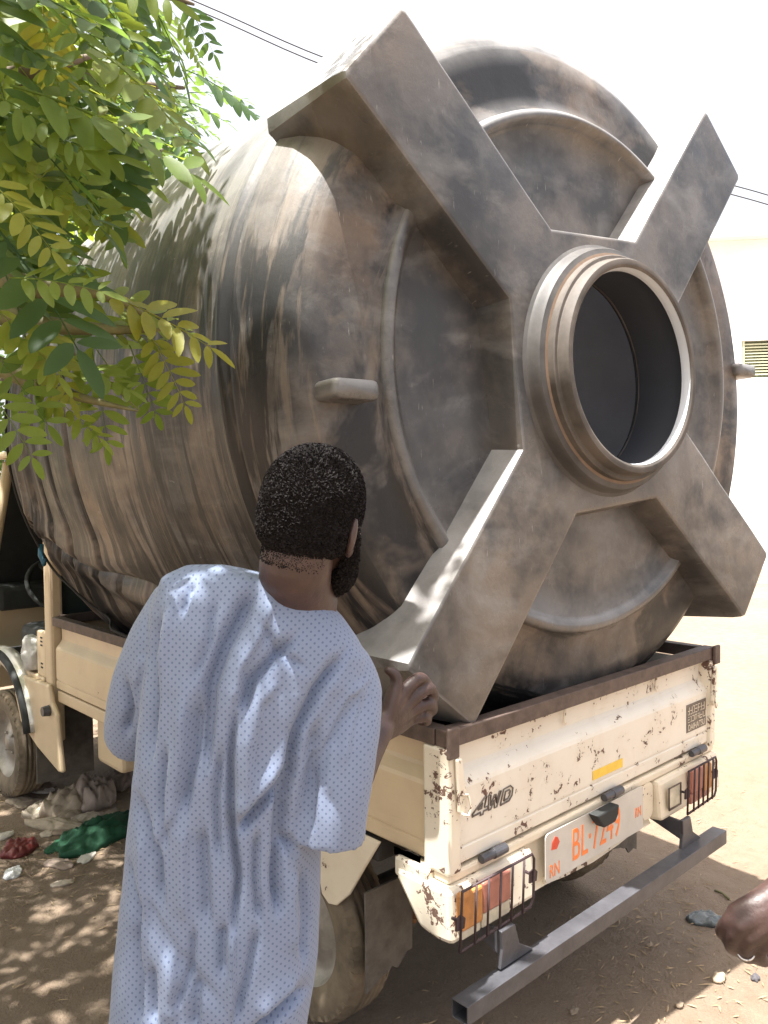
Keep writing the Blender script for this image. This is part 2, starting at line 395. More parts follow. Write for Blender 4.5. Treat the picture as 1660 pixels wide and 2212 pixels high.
# badges and stickers on the tailgate
def glyph_outline(name, polys, M4, mat, parent):
    g = Geo()
    for pth in polys: g.add(tube_geo([M4 @ Vector((x, y, 0)) for x, y in pth], .0022, 6))
    return obj(name, g.v, g.f, mat, parent, True)
B4 = Matrix.Translation((-.600, -.0015, .762)) @ Matrix.Rotation(R(90), 4, 'X')
D4 = [[(0, .008), (.052, .040), (.056, .040), (.046, .013), (.060, .013), (.058, .005), (.043, .005), (.041, -.002), (.030, -.002), (.032, .005), (0, .003), (0, .008)], [(.022, .014), (.040, .026), (.036, .014), (.022, .014)]]
DW = [[(.064, .038), (.072, .038), (.070, .012), (.086, .034), (.092, .034), (.092, .012), (.106, .038), (.113, .038), (.094, .001), (.085, .001), (.084, .020), (.070, .001), (.062, .001), (.064, .038)]]
DD = [[(.108, .001), (.122, .038), (.150, .040), (.160, .032), (.156, .014), (.144, .003), (.108, .001)], [(.122, .009), (.130, .030), (.146, .031), (.149, .027), (.146, .016), (.139, .010), (.122, .009)]]
glyph_outline('badge_lettering', D4+DW+DD, B4, M['decal'], tg)
box('yellow_sticker', -.070, .092, -.0020, -.0004, .716, .742, M['yellow'], tg, 0)
st = box('dealer_sticker', .500, .640, -.0020, -.0004, .728, .822, M['decal'], tg, 0)
M['stk_txt'] = plain('worn_sticker_text', (.62, .54, .42), .6, 0, .2, 80, 0)
text('sticker_lettering', 'DAIHATSU', .030, TM(.570, -.0024, .742), M['stk_txt'], st, .0003, .85)
def strokes(name, z0, z1, n, seed):
    rd = random.Random(seed); g = Geo(); x = .508
    while x < .630:
        ww = rd.uniform(.006, .018); k = rd.choice([0, 1, 2, 3])
        P = [[(x, z0), (x, z1)], [(x, z1), (x+ww, z1)], [(x, (z0+z1)/2), (x+ww, (z0+z1)/2)], [(x+ww, z0), (x+ww, z1)], [(x, z0), (x+ww, z0)]]
        for q in rd.sample(P, 3): g.add(tube_geo([(q[0][0], -.0025, q[0][1]), (q[1][0], -.0025, q[1][1])], .0015, 4))
        x += ww+.007
    return obj(name, g.v, g.f, M['stk_txt'], st)
strokes('sticker_marks', .788, .812, 6, 3); strokes('sticker_marks', .762, .780, 6, 8)
# bumper: hollow square tube on two welded brackets
def square_tube(x0, x1, yc, zc, hy, hz, t):
    v = []; f = []
    for x in (x0, x1):
        for k in (1, 0):
            a, b = hy-(0 if k else t), hz-(0 if k else t)
            v += [(x, yc-a, zc-b), (x, yc+a, zc-b), (x, yc+a, zc+b), (x, yc-a, zc+b)]
    for i in range(4):
        j = (i+1) % 4
        f += [(i, j, 8+j, 8+i), (4+j, 4+i, 12+i, 12+j), (j, i, 4+i, 4+j), (8+i, 8+j, 12+j, 12+i)]
    return v, f
v, f = square_tube(-.745, .565, -.085, .388, .024, .022, .003)
bp = recalc(obj('bumper_bar', v, f, M['steel'], truck, False, .003))
for cx in (-.545, .36):
    prism('bumper_bracket', [(cx-.04, .505), (cx+.012, .505), (cx+.03, .45), (cx+.085, .4145), (cx-.045, .4145), (cx-.036, .46)], 'Y', -.078, -.066, M['steel'], truck, .002)
    prism('bracket_arm', [(-.066, .500), (.05, .505), (.05, .48), (-.066, .44)], 'X', cx-.034, cx-.024, M['steel'], truck, .002)
# chassis, axle, springs
for s in (-1, 1):
    box('chassis_rail', s*.36-.03, s*.36+.03, .05, 3.6, .52, .60, M['under'], truck)
    sp = empty('leaf_spring', (s*.46, .6, .36), truck); sp.matrix_parent_inverse = parent_inv(truck)
    for k in range(4):
        L = .48-.09*k
        tube('spring_leaf', [(s*.50, .6+L*q, .345-.013*k+.09*(q*L/.48)**2) for q in np.linspace(-1, 1, 9)], .011, M['spring'], sp, 6)
    tube('shackle', [(s*.50, .14, .43), (s*.50, .14, .54)], .014, M['spring'], sp, 6)
tube('rear_axle', [(-.56, .62, .27), (.56, .62, .27)], .04, M['under'], truck, 10)
v, f = lathe_geo([(-.11, .0), (-.09, .07), (-.03, .11), (.03, .11), (.09, .07), (.11, 0)], 16, 'X', (0.05, .62, .27)); recalc(obj('differential', v, f, M['under'], truck, True))
box('fuel_tank', -.58, -.30, 1.25, 1.75, .36, .54, M['under'], truck, .02)
box('gearbox', -.28, .10, 1.9, 2.75, .24, .60, M['under'], truck, .05)  # bulk added to keep the sunlit ground under the truck hidden
box('far_dark_panel', .60, .62, 1.0, 2.7, .22, .60, M['under'], truck, .01)  # added dark sheet, blocks the bright ground on the far side
box('front_dark_flap', -.70, -.42, 2.655, 2.665, .16, .62, M['rubber'], truck, .003)  # added dark flap, keeps the space under the cab dark
box('battery_box', -.62, -.44, 1.9, 2.15, .38, .60, M['cream_dusty'], truck, .02)
# wheels
def wheel(x, y, r, wd, s):
    wh = empty('wheel', (x, y, r), truck); wh.matrix_parent_inverse = parent_inv(truck)
    h = wd/2
    prof = [(-h*.82, r*.62), (-h*.98, r*.74), (-h*1.0, r*.86), (-h*.90, r*.955), (-h*.72, r*.985)]
    for k in range(5):
        a = -h*.72+1.44*h*(k)/5; b = -h*.72+1.44*h*(k+1)/5
        prof += [(a+.003, r), (b-.006, r), (b-.005, r*.965), (b-.001, r*.965)] if k < 4 else [(a+.003, r), (b, r*.985)]
    prof += [(h*.90, r*.955), (h, r*.86), (h*.98, r*.74), (h*.82, r*.62)]
    v, f = lathe_geo(prof, 72, 'X', (x, y, r)); ty = recalc(obj('tyre', v, f, M['tyre'], wh, True))
    g = Geo()       # lateral tread blocks
    for k in range(44):
        t = 2*math.pi*k/44
        for q in (-1, 1):
            pts = []
            for hx in (h*.60, h*.97):
                for dt in (-.035, .035):
                    rr_ = r*1.004 if hx < h*.9 else r*.945
                    pts.append((x+q*hx, y+math.cos(t+dt)*rr_, r+math.sin(t+dt)*rr_))
                    pts.append((x+q*hx, y+math.cos(t+dt)*(rr_-.02), r+math.sin(t+dt)*(rr_-.02)))
            g.add((pts, [(0, 2, 6, 4), (0, 1, 3, 2), (4, 6, 7, 5), (0, 4, 5, 1), (2, 3, 7, 6)]))
    tag(obj('tread', g.v, g.f, M['tyre'], ty), kind='stuff')
    o = s
    v, f = lathe_geo([(o*h*.80, r*.63), (o*h*.70, r*.60), (o*h*.30, r*.56), (o*h*.20, r*.42), (o*h*.42, r*.30), (o*h*.45, r*.16), (o*h*.62, r*.14), (o*h*.64, 0)], 40, 'X', (x, y, r))
    rm = recalc(obj('rim', v, f, M['hub'], wh, True))
    for k in range(4):
        t = math.pi/4+k*math.pi/2
        tube('wheel_nut', [(x+o*h*.42, y+math.cos(t)*r*.22, r+math.sin(t)*r*.22), (x+o*h*.58, y+math.cos(t)*r*.22, r+math.sin(t)*r*.22)], .008, M['hub'], rm, 6)
    v, f = lathe_geo([(-o*h*.7, r*.6), (-o*h*.2, .05), (-o*h*.2, 0)], 24, 'X', (x, y, r)); recalc(obj('inner_disc', v, f, M['under'], wh, True))
for s in (-1, 1):
    wheel(s*.60, .62, .272, .155, s)
    wheel(s*.655, 3.06, .272, .155, s)
    # mud flap with a ragged lower edge, curved skirt of the rear arch
    x0, x1 = (-.690, -.520) if s < 0 else (.520, .690)
    rd = random.Random(5); bot = []
    for k in range(10): bot.append((x0+(x1-x0)*k/9, .225+.055*k/9*(1 if s < 0 else -1)+rd.uniform(-.010, .012)))
    poly = [(x0, .50), (x0+.002, .40)]+bot+[(x1+.004, .40), (x1, .50)]
    fl = prism('mud_flap', poly, 'Y', .292, .299, M['rubber'], truck)
    prism('arch_skirt', [(.235, .654), (.30, .560), (.36, .470), (.415, .420), (.450, .412), (.480, .430), (.50, .52), (.52, .600), (.60, .654)], 'X', s*.684-.006, s*.684+.004, M['cream_mid'], truck, .004)
    box('arch_inner', s*.60-.08, s*.60+.08, .25, .98, .590, .650, M['under'], truck, .01)
    box('bed_sill', s*.665-.012, s*.665+.012, .62, 2.43, .600, .6535, M['cream_dusty'], truck, .006)
# cab: post, quarter panel, doorless side, dark seat inside
cab = empty('cab', (0, 3.1, .6), truck); cab.matrix_parent_inverse = parent_inv(truck)
for s in (-1, 1):
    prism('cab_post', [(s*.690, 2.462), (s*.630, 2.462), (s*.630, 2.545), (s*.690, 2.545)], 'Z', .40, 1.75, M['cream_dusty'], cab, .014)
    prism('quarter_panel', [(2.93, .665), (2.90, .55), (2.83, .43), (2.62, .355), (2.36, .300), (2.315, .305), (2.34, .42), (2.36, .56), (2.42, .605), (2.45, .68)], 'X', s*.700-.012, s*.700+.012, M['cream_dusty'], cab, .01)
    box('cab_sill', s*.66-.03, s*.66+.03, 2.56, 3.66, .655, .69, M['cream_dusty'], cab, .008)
    vp = box('vent_panel', s*.672-.012, s*.672+.012, 2.55, 2.66, .69, .905, M['cream_dusty'], cab, .006)
    for zz in (.730, .748, .835, .853, .871): box('vent_slot', s*.6845-.001, s*.6845+.001, 2.585, 2.61, zz, zz+.008, M['dark'], vp, 0)
    # rolled wheel-arch moulding
    g = Geo(); cy, cz = 3.06, .33
    for k0, rr_, wd_ in ((0, .395, .045),):
        pth = [(s*.700, cy+math.cos(t)*rr_, cz+math.sin(t)*rr_) for t in np.linspace(R(12), R(168), 22)]
        g.add(tube_geo(pth, .048, 10))
    ar = obj('wheel_arch', g.v, g.f, M['chrome'], cab, True)
    pth = [(s*.735, cy+math.cos(t)*.41, cz+math.sin(t)*.41) for t in np.linspace(R(12), R(168), 22)]
    tube('arch_band', pth, .022, M['dark'], ar, 8)
    tube('windscreen_pillar', [(s*.66, 3.62, .68), (s*.63, 3.45, 1.2), (s*.60, 3.25, 1.72)], .03, M['cream_dusty'], cab, 8)
    box('bench_seat', s*.33-.29, s*.33+.29, 2.62, 3.10, .68, .88, M['dark'], cab, .04)
    prism('seat_back', [(2.60, .86), (2.74, .86), (2.66, 1.36), (2.56, 1.36)], 'X', s*.33-.29, s*.33+.29, M['dgreen'], cab, .03)
box('cab_rear_wall', -.63, .63, 2.535, 2.555, .66, 1.74, M['dgreen'], cab)
box('cab_roof', -.66, .66, 2.58, 3.34, 1.74, 1.775, M['cream_dusty'], cab, .012)
box('cab_floor', -.63, .63, 2.54, 3.70, .62, .654, M['dark'], cab)
box('front_panel', -.68, .68, 3.66, 3.72, .42, 1.02, M['cream_dusty'], cab, .02)
box('dashboard', -.62, .62, 3.42, 3.64, .90, 1.04, M['dark'], cab, .03)
box('far_door', .655, .675, 2.56, 3.62, .69, 1.735, M['dgreen'], cab, .01)  # made full height and dark to keep light out of the cab
prism('dark_screen_panel', [(3.625, 1.022), (3.635, 1.022), (3.30, 1.738), (3.29, 1.738)], 'X', -.60, .60, M['dark'], cab)  # opaque panel added to close the cab front and darken the inside
v, f = lathe_geo([(.0, .17), (.012, .185), (0, .20), (-.012, .185)], 28, 'Z', close=True)
Mx = Matrix.Translation((-.33, 3.25, 1.04)) @ Matrix.Rotation(R(48), 4, 'X')
sw = obj('steering_wheel', [Mx @ p for p in v], f, M['dark'], cab, True)
tube('steering_column', [Mx @ Vector((0, 0, 0)), Mx @ Vector((0, -.02, -.38))], .02, M['dark'], sw, 8)
for a in (0, 120, 240): tube('spoke', [Mx @ Vector((0, 0, 0)), Mx @ Vector((.185*math.cos(R(a)), .185*math.sin(R(a)), 0))], .012, M['dark'], sw, 6)
v, f = lathe_geo([(-.03, 0), (-.03, .022), (.0, .026), (0.004, .012), (.004, 0)], 12, 'X', (-.715, 2.44, .565)); recalc(obj('body_bolt', v, f, M['steel'], cab))

# ------------------------------------------------------------------ tank
TC = Vector((-.0172, -.0212, 1.8908)); TA = Vector((-.08708, -.99571, .03121)); TH = Vector((.99620, -.08713, 0)); TV = Vector((.00272, .03109, .99951))
def T3(hx, vy, s): return TC + TH*hx + TV*vy + TA*s
tank = empty('storage_tank', (0, 1.2, .79))
tag(tank, 'huge dusty black tank with cross-shaped base and open round neck lying on the truck', 'tank')
def prof_r(s):
    """radius of the barrel at axial position s (s<=-.10 going away from the neck end)"""
    ks = [(-.100, .900), (-.112, .925), (-.135, .962), (-.17, .995), (-.22, 1.025), (-.29, 1.050), (-.6, 1.070), (-1.0, 1.103), (-1.35, 1.118), (-1.7, 1.112), (-2.0, 1.105), (-2.2, 1.09), (-2.33, 1.06), (-2.41, .95), (-2.45, .78), (-2.465, .55), (-2.47, .2), (-2.47, .001)]
    for (a, ra), (b, rb) in zip(ks, ks[1:]):
        if a >= s >= b: t = (s-a)/(b-a); return ra+(rb-ra)*t
    return ks[-1][1]
def groove(s):
    d = 0
    for c_, w_, k_ in ((-.300, .006, -.014), (-.322, .012, .006), (-1.35, .018, -.012), (-1.62, .016, -.016), (-1.80, .016, -.020), (-1.93, .018, .014), (-2.02, .015, -.024), (-2.11, .016, .012), (-2.19, .014, -.022), (-2.27, .014, .010)):
        d += 1.55*k_*math.exp(-((s-c_)/w_)**2)
    return d
def build_barrel():
    n = 220
    prof = [(-.088, .752), (-.100, .775), (-.104, .80), (-.106, .84), (-.108, .875)]
    prof += [(s, None) for s in np.concatenate([np.linspace(-.112, -.34, 26), np.linspace(-.35, -1.3, 50), np.linspace(-1.31, -2.33, 100)])]
    prof += [(-2.38, 1.025), (-2.42, .965), (-2.445, .86), (-2.455, .70), (-2.465, .5), (-2.47, .25), (-2.47, .003)]
    v = []; f = []; uvs = []
    for s, r0 in prof:
        for j in range(n):
            t = 2*math.pi*j/n; r = r0 if r0 is not None else prof_r(s)+groove(s)
            # soft sag of the shell and the buckle above the bed side
            deg = math.degrees(t)
            ds = 0
            if s < -.3:
                r += .012*nz((math.cos(t)*1.4, math.sin(t)*1.4, s*1.3))
                def g2(dc, wd, sc, ws): return math.exp(-((deg-dc)/wd)**2-((s-sc)/ws)**2)
                # horizontal fold low on the left flank, deepest towards the far end
                run = 1/(1+math.exp((s+1.15)/.12))/(1+math.exp(-(s+2.24)/.03))
                fold = 206+(s+1.92)*9.5+1.2*math.sin(s*7)
                r -= .12*run*math.exp(-((deg-fold-3)/3.0)**2)
                r += .034*run*math.exp(-((deg-fold+3.0)/3.2)**2)
                r -= .035*run*math.exp(-((deg-fold-11)/4.5)**2)
                r -= .08*g2(204, 4.0, -2.12, .06)
            # flatten where it sits on the bed floor
            z = (TC+TH*(r*math.cos(t))+TV*(r*math.sin(t))+TA*s).z
            p = T3(r*math.cos(t), r*math.sin(t), s+ds)
            if p.z < .80: p.z = .80-(.80-p.z)*.15
            v.append(p); uvs.append((j/n, s))
    k = len(prof)
    for i in range(k-1):
        for j in range(n): j2 = (j+1) % n; f.append((i*n+j, i*n+j2, (i+1)*n+j2, (i+1)*n+j))
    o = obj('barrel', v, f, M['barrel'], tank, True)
    ul = o.data.uv_layers.new(name='UVMap')
    for pgn in o.data.polygons:
        for li, vi in zip(pgn.loop_indices, pgn.vertices):
            jj = vi % n; ss = uvs[vi][1]
            # seamless: circle mapped on cos/sin for a lookup that never breaks
            a = 2*math.pi*jj/n; fx = a/math.pi if a <= math.pi else 2-a/math.pi
            ul.data[li].uv = (fx*2.2+(0 if a <= math.pi else 7.3), ss)
    return recalc(o)
build_barrel()
# flat end cap with its raised circular lip
capv, capf = [], []
cap_prof = [(-.062, .742), (-.060, .728), (-.082, .716), (-.092, .705), (-.094, .60), (-.096, .45), (-.098, .29)]
n = 160
for s, r in [(-.094, .756), (-.072, .752)]+cap_prof:
    for j in range(n):
        t = 2*math.pi*j/n; lip = .5+.5*math.sin(t*1.0+.4)
        ss = s
        if s > -.085: ss = -.092+(s+.092)*(.55+.75*max(0, math.sin(t+.5))+.25*nz((math.cos(t)*2, math.sin(t)*2, .5)))
        capv.append(T3(r*math.cos(t), r*math.sin(t), ss + (.006*nz((r*math.cos(t)*2.5, r*math.sin(t)*2.5, 1)) if r < .7 else 0)))
for i in range(len(cap_prof)+1):
    for j in range(n): j2 = (j+1) % n; capf.append((i*n+j, i*n+j2, (i+1)*n+j2, (i+1)*n+j))
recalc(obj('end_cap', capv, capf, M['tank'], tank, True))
# cross-shaped base: front plate with a round hole, side walls running back to the shell
def build_cross():
    th, ph, r0, w_, L = .79015, .09382, .408, .137, 1.0632
    outl = []
    for base in (th, math.pi-th, math.pi+th, -th):
        b = base+ph; d = Vector((math.cos(b), math.sin(b))); p = Vector((-math.sin(b), math.cos(b)))
        arm = [d*r0-p*w_]
        for q in (.2, .4, .6, .8, .93): arm.append(d*(r0+(L-r0)*q)-p*w_)
        arm.append(d*(L-.012)-p*w_); arm.append(d*L-p*(w_-.012)); arm.append(d*L+p*(w_-.012)); arm.append(d*(L-.012)+p*w_)
        for q in (.93, .8, .6, .4, .2): arm.append(d*(r0+(L-r0)*q)+p*w_)
        arm.append(d*r0+p*w_)
        outl.append((b, arm))
    outl.sort(key=lambda z: z[0])
    pts = [p for _, a in outl for p in a]
    def sback(r):
        if r < .74: return -.105
        if r < .90: return -.14
        if r < 1.0: return -.19
        return -.30
    bm = bmesh.new(); no = len(pts)
    # rounded top edge: three rings inwards from the wall
    def inset(p, k):
        i = pts.index(p); a, c_ = pts[i-1], pts[(i+1) % no]
        e1 = (p-a).normalized(); e2 = (c_-p).normalized(); n1 = Vector((-e1.y, e1.x)); n2 = Vector((-e2.y, e2.x)); nn = (n1+n2)
        return p+nn*(k/max(.35, (1+n1.dot(n2))))
    rings = []
    def flare(p, k): return inset(p, -k)
    for k, s in ((-.022, None), (-.006, -.04), (-.001, -.010), (.0025, -.003), (.007, -.0005), (.012, 0)):
        ring_ = []
        for p in pts:
            q = inset(p, k) if k else p
            ss = s if s is not None else sback(p.length)
            jit = .0025*nz((q.x*7, q.y*7, 4))
            ring_.append(bm.verts.new(T3(q.x+jit, q.y+jit, ss)))
        rings.append(ring_)
    for a, b in zip(rings, rings[1:]):
        for i in range(no): j = (i+1) % no; bm.faces.new((a[i], a[j], b[j], b[i]))
    nh = 96; hole = [bm.verts.new(T3(.30*math.cos(2*math.pi*j/nh), .30*math.sin(2*math.pi*j/nh), 0)) for j in range(nh)]
    ed = [bm.edges.get((rings[-1][i], rings[-1][(i+1) % no])) for i in range(no)]
    ed += [bm.edges.new((hole[i], hole[(i+1) % nh])) for i in range(nh)]
    bmesh.ops.triangle_fill(bm, use_beauty=True, edges=ed)
    for fc in bm.faces: fc.smooth = False
    bmesh.ops.recalc_face_normals(bm, faces=bm.faces[:])
    me = bpy.data.meshes.new('cross_base'); bm.to_mesh(me); bm.free()
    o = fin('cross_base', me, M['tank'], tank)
    for p_ in me.polygons: p_.use_smooth = True
    me.set_sharp_from_angle(angle=R(34))
    return o
build_cross()
# neck
def ring_part(name, prof, mat, parent, n=96):
    v = []; f = []
    for s, r in prof:
        for j in range(n): t = 2*math.pi*j/n; v.append(T3(r*math.cos(t), r*math.sin(t), s))
    for i in range(len(prof)-1):
        for j in range(n): j2 = (j+1) % n; f.append((i*n+j, i*n+j2, (i+1)*n+j2, (i+1)*n+j))
    o = recalc(obj(name, v, f, mat, parent, True)); o.data.set_sharp_from_angle(angle=R(28)); return o
nk = ring_part('neck', [(.0, .358), (.006, .349), (.016, .344), (.032, .342), (.040, .337), (.043, .328), (.046, .322)], M['neck_dark'], tank)
ring_part('dust_groove', [(.046, .3235), (.047, .319), (.048, .3145)], M['neck_rust'], nk)
ring_part('neck_collar', [(.047, .3155), (.064, .314), (.067, .311), (.068, .302), (.070, .3005), (.092, .298), (.098, .294), (.0995, .286), (.099, .279), (.094, .272)], M['neck'], nk)
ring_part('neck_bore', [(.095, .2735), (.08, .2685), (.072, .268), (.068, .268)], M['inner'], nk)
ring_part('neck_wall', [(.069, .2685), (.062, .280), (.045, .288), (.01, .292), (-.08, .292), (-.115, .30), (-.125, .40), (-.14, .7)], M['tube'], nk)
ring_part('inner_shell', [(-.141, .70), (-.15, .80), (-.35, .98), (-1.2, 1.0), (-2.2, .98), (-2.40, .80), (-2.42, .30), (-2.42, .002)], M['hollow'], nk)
# lifting lugs
def lug(hx, vy, s0, s1, L):
    prof = rot_rect(-L/2, L/2, -.024, .024, .016, 4); v = []; f = []; k = len(prof)
    rows = [(s0, 1.0), (s1-.02, 1.0), (s1-.008, .96), (s1, .84)]
    for s, q in rows:
        for a, b in prof: v.append(T3(hx+a*q, vy+b*q, s))
    for i in range(len(rows)-1):
        for j in range(k): j2 = (j+1) % k; f.append((i*k+j, i*k+j2, (i+1)*k+j2, (i+1)*k+j))
    f.append(tuple((len(rows)-1)*k+j for j in range(k)))
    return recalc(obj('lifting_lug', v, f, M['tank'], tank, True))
lug(-.862, -.10, -.20, -.035, .13); lug(.955, .095, -.22, -.085, .13)

# ------------------------------------------------------------------ people
def skin_mat():
    mt, n, p = mat_new('dark_skin'); co = coord(n)
    a = noise_tex(n, co, 22, 5, .6); b = noise_tex(n, co, 160, 4, .6)
    c = mix(n, ramp(n, a, [(.3, 0), (.7, 1)]), (.036, .0195, .0165), (.066, .037, .031))
    n.links.new(c, p.inputs['Base Color']); p.inputs['Roughness'].default_value = .48
    p.inputs['Subsurface Weight'].default_value = .06; p.inputs['Subsurface Radius'].default_value = (.01, .004, .002)
    bump(n, p, mix(n, .5, a, b), .35, .004); return mt
M['skin'] = skin_mat()
def hand_dust():
    mt, n, p = mat_new('dusty_skin'); co = coord(n)
    a = noise_tex(n, co, 30, 6, .7); c = mix(n, ramp(n, a, [(.45, 0), (.7, .8)]), (.16, .082, .056), (.34, .24, .19))
    n.links.new(c, p.inputs['Base Color']); p.inputs['Roughness'].default_value = .6; bump(n, p, a, .3, .004); return mt
M['hair'] = plain('black_curly_hair', (.012, .010, .010), .85, 0, .4, 60, 0); M['hair'].node_tree.nodes['Principled BSDF'].inputs['Specular IOR Level'].default_value = .18
M['eye'] = plain('eye_white', (.6, .57, .52), .3, 0, .05, 20, 0)
def cloth_mat():
    mt, n, p = mat_new('pale_blue_dotted_cotton'); uv = coord(n, 'UV'); co = coord(n)
    mp = N(n, 'ShaderNodeMapping'); mp.inputs['Rotation'].default_value = (0, 0, R(45)); mp.inputs['Scale'].default_value = (112, 112, 112); n.links.new(uv, mp.inputs['Vector'])
    vo = N(n, 'ShaderNodeTexVoronoi'); vo.inputs['Randomness'].default_value = 0.0; vo.inputs['Scale'].default_value = 1.0; n.links.new(mp.outputs[0], vo.inputs['Vector'])
    d = ramp(n, vo.outputs['Distance'], [(.14, 1), (.24, 0)])
    base = mix(n, noise_tex(n, co, 5, 4), (.150, .192, .290), (.192, .236, .338))
    wv = noise_tex(n, mapping(n, uv, (900, 900, 1)), 1.0, 2)
    base = mix(n, ramp(n, wv, [(.3, 0), (.7, .16)]), base, (.12, .15, .23))
    c = mix(n, mix(n, .66, (0, 0, 0), d), base, (.036, .058, .14))
    n.links.new(c, p.inputs['Base Color']); p.inputs['Roughness'].default_value = .75; p.inputs['Sheen Weight'].default_value = .15
    bump(n, p, mix(n, .35, noise_tex(n, co, 38, 4, .6, .5), wv), .25, .004); return mt
M['robe'] = cloth_mat()
M['trouser'] = plain('brown_cotton', (.10, .075, .055), .85, 0, .2, 12)
M['shirt2'] = plain('grey_cotton', (.22, .23, .25), .85, 0, .15, 12)
M['sandal'] = plain('worn_sandal', (.05, .035, .025), .8, 0, .3, 20)
M['silver'] = plain('silver_ring', (.6, .58, .56), .3, .9, .1, 30, 0)

def ellipsoid(c, ax, r, n=16, k=10):
    v = []; f = []
    c = Vector(c)
    for i in range(k+1):
        a = -math.pi/2+math.pi*i/k
        for j in range(n):
            b = 2*math.pi*j/n
            v.append(c+ax[0]*(r[0]*math.cos(a)*math.cos(b))+ax[1]*(r[1]*math.cos(a)*math.sin(b))+ax[2]*(r[2]*math.sin(a)))
    for i in range(k):
        for j in range(n): j2 = (j+1) % n; f.append((i*n+j, i*n+j2, (i+1)*n+j2, (i+1)*n+j))
    return v, f
def smooth_path(pts, rad, sub=5):
    P = [Vector(p) for p in pts]; out = []; ro = []
    for i in range(len(P)-1):
        p0, p1, p2, p3 = P[max(i-1, 0)], P[i], P[i+1], P[min(i+2, len(P)-1)]
        for k in range(sub):
            t = k/sub; t2, t3 = t*t, t*t*t
            out.append(.5*((2*p1)+(p2-p0)*t+(2*p0-5*p1+4*p2-p3)*t2+(3*p1-p0-3*p2+p3)*t3)); ro.append(rad[i]*(1-t)+rad[i+1]*t)
    out.append(P[-1]); ro.append(rad[-1]); return out, ro
def limb(g, pts, rad, n=14, sub=5, ends=True):
    p, r = smooth_path(pts, rad, sub)
    if ends:  # rounded tips
        d0 = (p[0]-p[1]).normalized(); d1 = (p[-1]-p[-2]).normalized()
        p = [p[0]+d0*r[0]*.85, p[0]+d0*r[0]*.5]+p+[p[-1]+d1*r[-1]*.5, p[-1]+d1*r[-1]*.85]
        r = [r[0]*.45, r[0]*.85]+r+[r[-1]*.85, r[-1]*.45]
    g.add(tube_geo(p, r, n))
def remesh(g, voxel, iters, name='tmp'):
    me = bpy.data.meshes.new(name); me.from_pydata(g.v, [], g.f); me.update()
    bm = bmesh.new(); bm.from_mesh(me); bmesh.ops.recalc_face_normals(bm, faces=bm.faces[:]); bm.to_mesh(me); bm.free()
    o = bpy.data.objects.new(name, me); col.objects.link(o)
    rm = o.modifiers.new('r', 'REMESH'); rm.mode = 'VOXEL'; rm.voxel_size = voxel
    sm = o.modifiers.new('s', 'SMOOTH'); sm.factor = .5; sm.iterations = iters
    dg = bpy.context.evaluated_depsgraph_get(); me2 = bpy.data.meshes.new_from_object(o.evaluated_get(dg))
    bpy.data.objects.remove(o); bpy.data.meshes.remove(me); return me2
def curls(me, count, size, seed, pred=None):
    """little tight curls standing on a surface, as geometry of the hair itself"""
    me.calc_loop_triangles(); tr = me.loop_triangles; nv = len(me.vertices)
    co = np.empty(nv*3); me.vertices.foreach_get('co', co); co = co.reshape(-1, 3)
    ti = np.empty(len(tr)*3, int); tr.foreach_get('vertices', ti); ti = ti.reshape(-1, 3)
    A, B, C_ = co[ti[:, 0]], co[ti[:, 1]], co[ti[:, 2]]; nn = np.cross(B-A, C_-A); ar = np.linalg.norm(nn, axis=1); nn /= ar[:, None]+1e-12
    rs = np.random.default_rng(seed); idx = rs.choice(len(ti), count, p=ar/ar.sum()); u = rs.random((count, 2)); fl = u.sum(1) > 1; u[fl] = 1-u[fl]
    P = A[idx]+(B-A)[idx]*u[:, :1]+(C_-A)[idx]*u[:, 1:]; D = nn[idx]
    g = Geo()
    for p, d in zip(P, D):
        d = Vector(d); t = d.orthogonal().normalized(); t.rotate(Matrix.Rotation(rs.random()*6.3, 3, d)); b = d.cross(t); p = Vector(p); s = size*rs.uniform(.6, 1.35)
        w_ = s*.55
        top = p+d*s+t*(s*.6)
        g.add(([p-t*w_-d*.001, p+b*w_-d*.001, p+t*w_-d*.001, p-b*w_-d*.001, p+d*s*.7+t*w_*1.1+b*w_*.5, p+d*s*.8-t*w_*.4-b*w_*.6, top], [(0, 1, 5), (1, 4, 5), (1, 2, 4), (2, 3, 4), (3, 5, 4), (3, 0, 5), (4, 6, 5)]))
    return g
